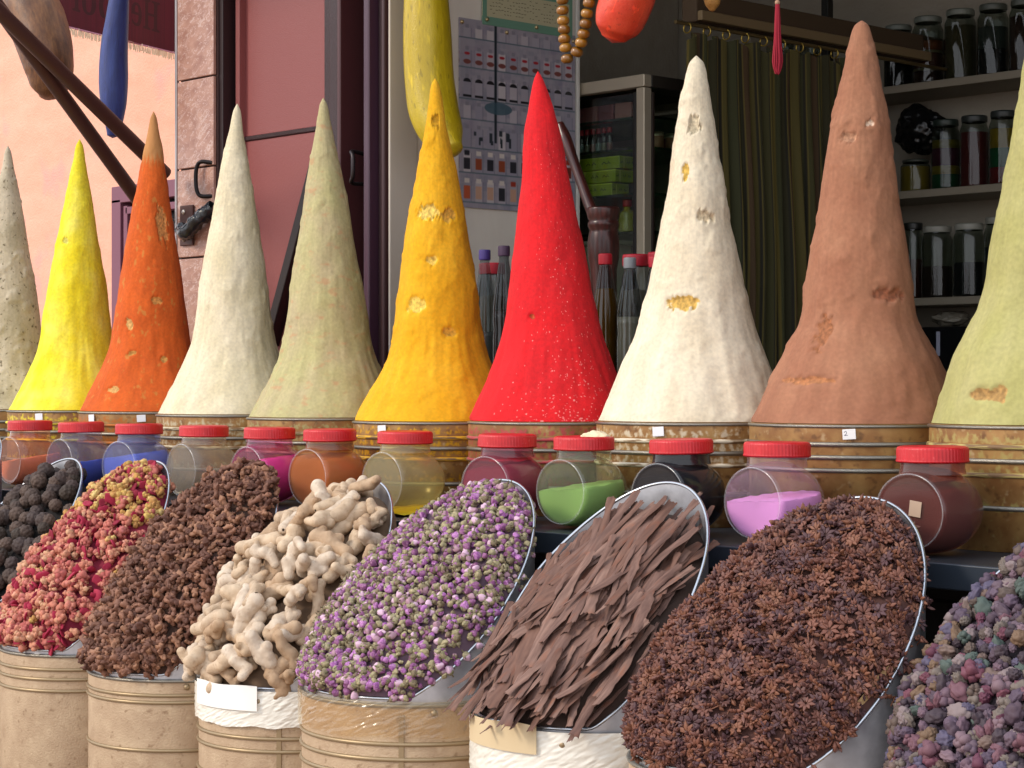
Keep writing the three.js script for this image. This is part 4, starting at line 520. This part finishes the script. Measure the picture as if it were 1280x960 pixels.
// ---------------------------------------------------------------- things on the rear counter
const bottleGlass = glassy(0xc9cfd2, 0.05), bottleGrey = glassy(0xb0b4b8, 0.12);
function bottle(label, x, yTop, r, cap, liquid, level, gl = bottleGlass, z = -0.43, neck = 0.013) {
  const y0 = 1.6115, h = yTop - y0, g = thing('bottle', label, 'bottle', [x, y0, z], 0, 'bottles on the rear counter');
  const P = [[0.001, 0.001], [r * 0.9, 0.001], [r, 0.008], [r, h * 0.30], [r * 0.94, h * 0.36], [r, h * 0.43], [r * 0.97, h * 0.55], [r * 0.75, h * 0.70], [neck * 1.15, h * 0.86], [neck, h * 0.9], [neck, h * 0.985]];
  part('glass', lathe(P, 40), gl, g);
  if (liquid) { const L = level * h, Q = P.filter((p) => p[1] < L).map(([a, b]) => [Math.max(0.0005, a * 0.94), b + 0.002]); const rl = Q[Q.length - 1][0]; Q.push([rl, L], [0.0005, L]); part('liquid', lathe(Q, 36), new THREE.MeshPhysicalMaterial({ color: liquid, roughness: 0.2, transmission: 0.35, thickness: 0 }), g); }
  part('cap', lathe([[0, h + 0.003], [neck + 0.001, h + 0.003], [neck + 0.0025, h], [neck + 0.0025, h - 0.022], [neck + 0.001, h - 0.024], [neck * 0.8, h - 0.024]], 24), mat(cap, 0.45), g); return g;
}
bottle('tall grey bottle with dull purple cap beside the red cone', -0.470, 1.943, 0.030, 0x4c3450, 0x6a5a58, 0.5, bottleGrey, -0.41);
bottle('slim clear bottle with violet cap, half hidden by the golden cone', -0.555, 1.937, 0.030, 0x4b3a86, 0x9a9a90, 0.35, bottleGlass, -0.42);
bottle('clear bottle of amber oil with bright red cap', -0.105, 1.906, 0.033, 0xb8172a, 0x8a5a08, 0.72, bottleGlass, -0.41, 0.0145);
bottle('clear plastic bottle with thin red collar beside the white cone', -0.022, 1.893, 0.033, 0x8a8f94, 0xb0a890, 0.5, bottleGlass, -0.41);
bottle('clear bottle with red cap touching the white cone', 0.052, 1.893, 0.033, 0xb02034, 0xb8b090, 0.55, bottleGlass, -0.42);
for (const [x, z, l] of [[-0.625, -0.51, 'small red lidded jar behind the violet capped bottle'], [-0.50, -0.53, 'small red lidded jar behind the purple capped bottle'], [0.0, -0.50, 'small red lidded jar behind the clear plastic bottles'], [-0.105, -0.52, 'small red lidded jar behind the amber oil bottle']]) {
  const g = thing('small_jar', l, 'jar', [x, 1.6115, z], 0, 'small red lidded jars on the rear counter');
  part('glass', lathe([[0.001, 0.001], [0.034, 0.001], [0.036, 0.01], [0.036, 0.24], [0.030, 0.262], [0.030, 0.28]], 32), bottleGlass, g); part('contents', lathe([[0.0005, 0.004], [0.0335, 0.004], [0.0335, 0.21], [0.0005, 0.215]], 32), mat(0x8a7c68, 0.9), g); part('lid', lathe([[0, 0.30], [0.033, 0.30], [0.0345, 0.296], [0.0345, 0.272], [0.031, 0.27]], 32), mat(0xa81a2c, 0.45), g);
}
{
  const g = thing('wooden_mortar', 'dark turned wooden mortar standing behind the red cone', 'mortar', [-0.268, 1.6115, -0.57]);
  const wood = mat(0xffffff, 0.3, { map: dataTex(256, 256, (u, v) => { const x = Math.cos(u * 6.28) * 2, z = Math.sin(u * 6.28) * 2; return mixc(hex(0x2c1210), hex(0x4f2420), clamp(0.5 + 1.6 * fbm(x * 2, v * 10, z * 2, 4))); }) });
  part('bowl', lathe([[0, 0.001], [0.05, 0.001], [0.052, 0.012], [0.036, 0.05], [0.030, 0.12], [0.034, 0.20], [0.034, 0.27], [0.0395, 0.30], [0.041, 0.34], [0.037, 0.365], [0.035, 0.372], [0.040, 0.382], [0.040, 0.392], [0.036, 0.396], [0.041, 0.405], [0.042, 0.425], [0.040, 0.43], [0.035, 0.43], [0.030, 0.36], [0, 0.34]], 48), wood, g);
  const p = thing('wooden_pestle', 'dark wooden pestle leaning in the mortar', 'pestle', [-0.268, 1.6115, -0.57]);
  part('shaft', sweep([[-0.16, 0.66, 0, 0.010], [-0.14, 0.62, 0, 0.016], [-0.10, 0.54, 0, 0.013], [-0.045, 0.43, 0, 0.015], [-0.005, 0.365, 0, 0.018]], 30, 20), wood, p);
}
// ---------------------------------------------------------------- glass cabinet and its goods
{
  const al = mat(0xb8ad98, 0.4, { metalness: 0.4 }), g = thing('glass_cabinet', 'glass display cabinet with pale aluminium frame beyond the partition', 'cabinet', [0, 0, 0]);
  const x0 = -1.45, x1 = -0.672, z0 = -1.62, z1 = -1.15, yt = 2.488;
  for (const [x, z] of [[x1 - 0.016, z1 - 0.016], [x0 + 0.016, z1 - 0.016], [x1 - 0.016, z0 + 0.016], [x0 + 0.016, z0 + 0.016]]) part('post', box(0.032, yt - 0.04, 0.032), al, g, [x, (yt - 0.04) / 2 + 0.002, z]);
  for (const z of [z1 - 0.016, z0 + 0.016]) part('top_rail', box(x1 - x0, 0.036, 0.032), al, g, [(x0 + x1) / 2, yt - 0.018, z]);
  part('top_rail', box(0.032, 0.036, z1 - z0 - 0.066), mat(0x2b2620, 0.5), g, [x1 - 0.016, yt - 0.018, (z0 + z1) / 2]);
  part('top_panel', box(x1 - x0 - 0.07, 0.01, z1 - z0 - 0.07), mat(0x5d564c, 0.7), g, [(x0 + x1) / 2, yt - 0.012, (z0 + z1) / 2]);
  part('dark_gasket', box(0.012, yt - 0.1, 0.012), mat(0x15110f, 0.6), g, [x1 - 0.040, yt / 2, z1 - 0.006]);
  part('dark_gasket', box(0.012, yt - 0.1, 0.012), mat(0x2a1c14, 0.6), g, [x1 - 0.006, yt / 2, z1 - 0.040]);
  const pane = glassy(0xeef4f0, 0.02); part('front_pane', new THREE.BoxGeometry(x1 - x0 - 0.08, yt - 0.1, 0.004), pane, g, [(x0 + x1) / 2, yt / 2, z1 - 0.018]); part('side_pane', new THREE.BoxGeometry(0.004, yt - 0.1, z1 - z0 - 0.08), pane, g, [x1 - 0.018, yt / 2, (z0 + z1) / 2]);
  for (const y of [2.373, 2.283, 2.148, 2.035, 1.80]) part('glass_shelf', box(x1 - x0 - 0.08, 0.008, z1 - z0 - 0.09, 0.002), glassy(0xa8d8c4, 0.1), g, [(x0 + x1) / 2, y, (z0 + z1) / 2]);
  part('back_panel', box(x1 - x0 - 0.08, yt - 0.1, 0.01), mat(0x8d8578, 0.7), g, [(x0 + x1) / 2, yt / 2, z0 + 0.03]);
  const bt = canvasTex(256, 64, (x, w, h) => { x.fillStyle = '#8ea01c'; x.fillRect(0, 0, w, h); x.fillStyle = '#b9c83a'; x.fillRect(0, 0, w, 7); x.fillStyle = '#d8d070'; x.fillRect(62, 0, 9, h); x.strokeStyle = '#161a08'; x.lineWidth = 4; x.lineCap = 'round'; for (const X of [14, 34, 108, 134, 180, 200]) { x.beginPath(); x.moveTo(X, 38); x.quadraticCurveTo(X + 8, 20 + R0() * 10, X + 16, 36); x.stroke(); x.fillStyle = '#161a08'; x.fillRect(X + 6, 20 + R0() * 6, 4, 4); } });
  const bm = mat(0xffffff, 0.45, { map: bt }), y0 = 2.1535;
  [[-0.957, 0, 0.152, 0.10], [-0.948, 1, 0.175, -0.02], [-0.965, 2, 0.235, 0.04]].forEach(([x, k, w, tn2], i) => { const o = top('green_carton', box(w, 0.038, 0.08, 0.003), bm, ['bottom', 'middle', 'top'][i] + ' lime green printed carton of the stack in the glass cabinet', 'carton', 'green cartons stacked in the cabinet'); o.position.set(x, y0 + 0.020 + k * 0.0395, -1.265); o.rotation.y = tn2 * 0.5; });
  // vials on the top glass shelf and in a tray
  const vg = lathe([[0.0005, 0], [0.010, 0], [0.010, 0.046], [0.006, 0.052], [0.006, 0.060]], 14), vl = lathe([[0.0005, 0.002], [0.009, 0.002], [0.009, 0.028], [0.0005, 0.028]], 12), vc = lathe([[0, 0.074], [0.008, 0.074], [0.008, 0.058], [0.005, 0.058]], 12);
  const capR = mat(0xa31a2a, 0.5), liq = [0xb9c8c0, 0xa8a080, 0xc07a70].map((c) => mat(c, 0.3));
  for (let k = 0; k < 9; k++) { const v = thing('glass_vial', 'slim glass vial with red stopper in the row inside the cabinet', 'vial', [-1.10 + k * 0.024, 2.2885, -1.25], 0, 'red stoppered vials in the cabinet'); part('glass', vg, bottleGlass, v); part('liquid', vl, liq[k % 3], v); part('stopper', vc, capR, v); }
  for (let k = 0; k < 4; k++) { const o = top('pink_box', box(0.064, 0.058, 0.06, 0.003), mat([0x9a5a5e, 0xa8686a, 0x8c4c52, 0xb07a74][k], 0.6), 'faded pink cardboard box on the upper shelf of the cabinet', 'box', 'pink boxes in the cabinet'); o.position.set(-1.085 + k * 0.070, 2.4065, -1.30); o.rotation.y = rr(-0.1, 0.1); }
  const yb = thing('yellow_flask', 'small pale yellow flask with dark cap hung inside the cabinet glass', 'bottle', [-1.055, 2.3785, -1.235]); part('body', box(0.03, 0.06, 0.02, 0.007), mat(0xd8c878, 0.35), yb, [0, 0.031, 0]); part('cap', box(0.022, 0.016, 0.014, 0.003), mat(0x181410, 0.5), yb, [0, 0.069, 0]);
  for (let k = 0; k < 5; k++) { const o = thing('small_tin', 'small red and gold tin on the middle shelf of the cabinet', 'tin', [-0.84 + (k % 3) * 0.050, 2.2885, -1.40 + Math.floor(k / 3) * 0.07], 0, 'small tins in the cabinet'); part('body', lathe([[0, 0], [0.022, 0], [0.022, 0.045], [0, 0.045]], 20), mat([0x8a3a34, 0x9a7050, 0x7a4a48][k % 3], 0.5), o); part('lid', lathe([[0, 0.055], [0.0225, 0.055], [0.0235, 0.045], [0.0235, 0.042]], 20), mat(0xb9a58a, 0.4, { metalness: 0.4 }), o); }
  const oil = thing('oil_bottle', 'squat bottle of yellow green oil with red cap low in the cabinet', 'bottle', [-0.835, 2.0405, -1.25]); part('body', lathe([[0.0005, 0], [0.024, 0], [0.026, 0.006], [0.026, 0.055], [0.012, 0.068], [0.010, 0.08]], 28), new THREE.MeshPhysicalMaterial({ color: 0xb9b83a, roughness: 0.15, transmission: 0.5, thickness: 0 }), oil); part('cap', lathe([[0, 0.098], [0.013, 0.098], [0.014, 0.095], [0.014, 0.079], [0.010, 0.077]], 20), capR, oil);
  const wc = thing('white_stand', 'grey white stepped plinth standing behind the mortar', 'plinth', [-0.93, 1.8055, -1.25]); part('column', box(0.13, 0.20, 0.1, 0.004), mat(0xa29d8a, 0.7), wc, [0, 0.1005, 0]); part('top', box(0.17, 0.012, 0.12, 0.003), mat(0xb0aa98, 0.7), wc, [0, 0.2065, 0]);
}
// ---------------------------------------------------------------- curtain and rail
{
  const L0 = -1.19, L1 = -1.95, yT = 2.60, yB = 0.12, x = -0.54;
  const g = thing('striped_curtain', 'olive and brown striped curtain gathered on a rail inside the shop', 'curtain');
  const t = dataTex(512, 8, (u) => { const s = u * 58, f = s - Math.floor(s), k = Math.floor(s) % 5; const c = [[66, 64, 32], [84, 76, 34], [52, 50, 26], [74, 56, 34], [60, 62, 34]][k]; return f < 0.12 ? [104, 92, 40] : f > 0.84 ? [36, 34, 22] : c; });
  const NU = 420, NV = 60, pos = [], uv = [], idx = [];
  for (let j = 0; j <= NV; j++) for (let i = 0; i <= NU; i++) { const u = i / NU, v = j / NV, z = L0 + (L1 - L0) * u, sag = 0.028 * (1 - Math.abs(Math.sin(u * Math.PI * 9))), y = yT - sag * (1 - v) + (yB - yT) * v; const ph = u * 6.2832 * 16 + 2.2 * N(u * 6, v * 1.2, 2) * (0.3 + v * 2.2), amp = 0.012 + 0.024 * smooth(0.02, 0.3, v); pos.push(x + amp * Math.sin(ph) + 0.012 * N(u * 9, v * 3, 5), y, z + 0.010 * Math.cos(ph * 1.0 + 1) + 0.05 * N(u * 4, v * 1.5, 8) * v); uv.push(u, v); }
  for (let j = 0; j < NV; j++) for (let i = 0; i < NU; i++) { const a = j * (NU + 1) + i; idx.push(a, a + 1, a + NU + 2, a, a + NU + 2, a + NU + 1); }
  const cg = new THREE.BufferGeometry(); cg.setAttribute('position', new THREE.Float32BufferAttribute(pos, 3)); cg.setAttribute('uv', new THREE.Float32BufferAttribute(uv, 2)); cg.setIndex(idx); cg.computeVertexNormals();
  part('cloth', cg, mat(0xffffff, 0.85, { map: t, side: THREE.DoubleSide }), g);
  part('rail', bar([x, yT + 0.02, -1.14], [x, yT + 0.02, -2.64], 0.006, 8), mat(0x6a5a3a, 0.4, { metalness: 0.6 }), g);
  for (let k = 0; k <= 9; k++) part('ring', new THREE.TorusGeometry(0.014, 0.0025, 6, 16), mat(0xb59a4a, 0.3, { metalness: 0.8 }), g, [x, yT + 0.008, L0 + (L1 - L0) * k / 9]);
  const b = thing('wooden_beam', 'brown wooden beam crossing above the glass cabinet', 'beam'); part('timber', box(0.06, 0.09, 1.3, 0.006), mat(0x4a3a28, 0.75), b, [x - 0.12, 2.70, -1.98]); part('moulding', box(0.02, 0.03, 1.3, 0.004), mat(0x7d6a4c, 0.6), b, [x - 0.078, 2.672, -1.98]);
}
// ---------------------------------------------------------------- shelves of jars on the back wall
{
  const wood = mat(0x8a8272, 0.6), g = thing('wall_shelves', 'pale painted shelves fixed along the back wall', 'shelves');
  for (const y of [2.568, 2.214, 1.858, 1.5]) part('shelf', box(3.0, 0.026, 0.24, 0.003), wood, g, [0.1, y, -2.524]);
  for (const x of [-1.35, 1.58]) part('upright', box(0.03, 2.9, 0.24, 0.003), wood, g, [x, 1.452, -2.524]);
  part('dark_post', box(0.03, 1.7, 0.03, 0.003), mat(0x14140f, 0.6), g, [-0.95, 2.44, -2.35]);
}
function shelfJar(x, y0, h, r, layers, label, lid = 0x3b4038) {
  const g = thing('glass_jar', label, 'jar', [x, y0, -2.50], 0, 'glass jars on the back wall shelves');
  part('glass', lathe([[0.0005, 0.001], [r * 0.95, 0.001], [r, 0.008], [r, h * 0.80], [r * 0.86, h * 0.88], [r * 0.86, h * 0.93]], 36), shelfGlass, g);
  part('lid', lathe([[0, h], [r * 0.86, h], [r * 0.9, h - 0.004], [r * 0.9, h * 0.92], [r * 0.84, h * 0.91]], 36), mat(lid, 0.4), g);
  let t = 0.004; layers.forEach(([c, f], i) => { const a = t, b = Math.min(h * 0.78, t + f * h); t = b; part('contents', lathe([[0.0005, a + 0.0003], [r * 0.94, a + 0.0003], [r * 0.94, b], [0.0005, b + 0.0003]], 30), mat(c, 0.85, bumped([6, 2], 0.004)), g); });
}
const shelfGlass = glassy(0xc4ccc6, 0.04);
const S1 = 2.5825, S2 = 2.2285, S3 = 1.8725, S4 = 1.5145;
shelfJar(-1.262, S1, 0.26, 0.036, [[0x20302c, 0.5]], 'small teal jar above the curtain next to the dark post');
shelfJar(-1.145, S1, 0.26, 0.036, [[0x2a3632, 0.6]], 'small dark jar above the curtain, second from the dark post');
shelfJar(-0.765, S1, 0.215, 0.049, [[0x0c0b0d, 0.42]], 'jar half full of black seeds on the top shelf', 0x6a7068);
shelfJar(-0.645, S1, 0.228, 0.051, [[0x3a1d12, 0.18], [0xb0a478, 0.04], [0x5a2a18, 0.22], [0xb0a478, 0.04], [0x8a4a20, 0.14]], 'jar with rusty brown banded layers on the top shelf', 0x6a7068);
shelfJar(-0.516, S1, 0.235, 0.052, [[0x4a4228, 0.75]], 'jar full of dry brown twigs on the top shelf', 0x70766c);
shelfJar(-0.390, S1, 0.235, 0.050, [[0x0a0b10, 0.36], [0x3c4642, 0.3]], 'jar of blue black grains on the top shelf', 0x50564e);
shelfJar(-0.275, S1, 0.235, 0.046, [[0x3a2018, 0.75]], 'jar of reddish brown bark on the top shelf', 0x50564e);
shelfJar(-0.695, S2, 0.110, 0.050, [[0xa88a2a, 0.75]], 'short jar of yellow powder in front of the black bag');
shelfJar(-0.574, S2, 0.232, 0.047, [[0x1c5a36, 0.2], [0xa8902a, 0.12], [0x5a2038, 0.25], [0x8a7a1a, 0.12]], 'jar with green, yellow and plum layers on the second shelf', 0x24302a);
shelfJar(-0.462, S2, 0.235, 0.047, [[0x6a1a1e, 0.75]], 'jar of dark red powder on the second shelf', 0x2c3230);
shelfJar(-0.350, S2, 0.240, 0.047, [[0x8a2024, 0.22], [0x1e6a40, 0.26], [0xb09020, 0.26]], 'jar with red, green and yellow layers on the second shelf', 0x2c3230);
shelfJar(-0.705, S3, 0.255, 0.036, [[0x5a2a20, 0.5]], 'narrow dark topped jar on the third shelf', 0x1a1c1a);
shelfJar(-0.608, S3, 0.238, 0.052, [[0x2e1a12, 0.42]], 'jar half full of dark brown sticks on the third shelf', 0x9a9a90);
shelfJar(-0.482, S3, 0.240, 0.052, [[0x16161a, 0.45]], 'jar with black folded packets on the third shelf', 0x9a9a90);
shelfJar(-0.370, S3, 0.255, 0.046, [[0x14202a, 0.6]], 'jar with navy contents on the third shelf', 0x8a8a80);
{
  const bag = warp(ball(1, 24), (v) => { const d = v.clone().normalize(), n = fbm(d.x * 1.3 + 4, d.y * 1.3, d.z * 1.3, 3), k = 1 + 0.4 * n - 0.16 * Math.abs(N(d.x * 2.2, d.y * 2.2, d.z * 2.2)); v.set(d.x * 0.095 * k, d.y * 0.085 * k, d.z * 0.055 * k); });
  top('black_bag', bag, mat(0x0e0f10, 0.25), 'crumpled black plastic bag on the second shelf', 'bag').position.set(-0.705, 2.44, -2.535);
  const bx = thing('black_crate', 'black plastic box with a pale strip on the lowest shelf', 'box', [-0.52, S4, -2.52]); part('body', box(0.24, 0.26, 0.19, 0.01), mat(0x0b0d10, 0.35), bx, [0, 0.1305, 0]); part('pale_strip', box(0.014, 0.08, 0.003, 0.001), mat(0xa8acc0, 0.5), bx, [-0.03, 0.205, 0.0965]);
  const cl = warp(ball(0.06, 9), (v) => { const n = 1 + 0.5 * fbm(v.x * 30, v.y * 30, v.z * 30, 3); v.x *= n; v.y *= 0.42 * n; v.z *= n; }); top('clear_bag', cl, new THREE.MeshPhysicalMaterial({ color: 0xa39c8c, roughness: 0.2, transmission: 0.5, thickness: 0 }), 'crumpled clear plastic bag lying on the black box', 'bag').position.set(-0.56, S4 + 0.288, -2.51);
}
renderer.render(scene, camera);
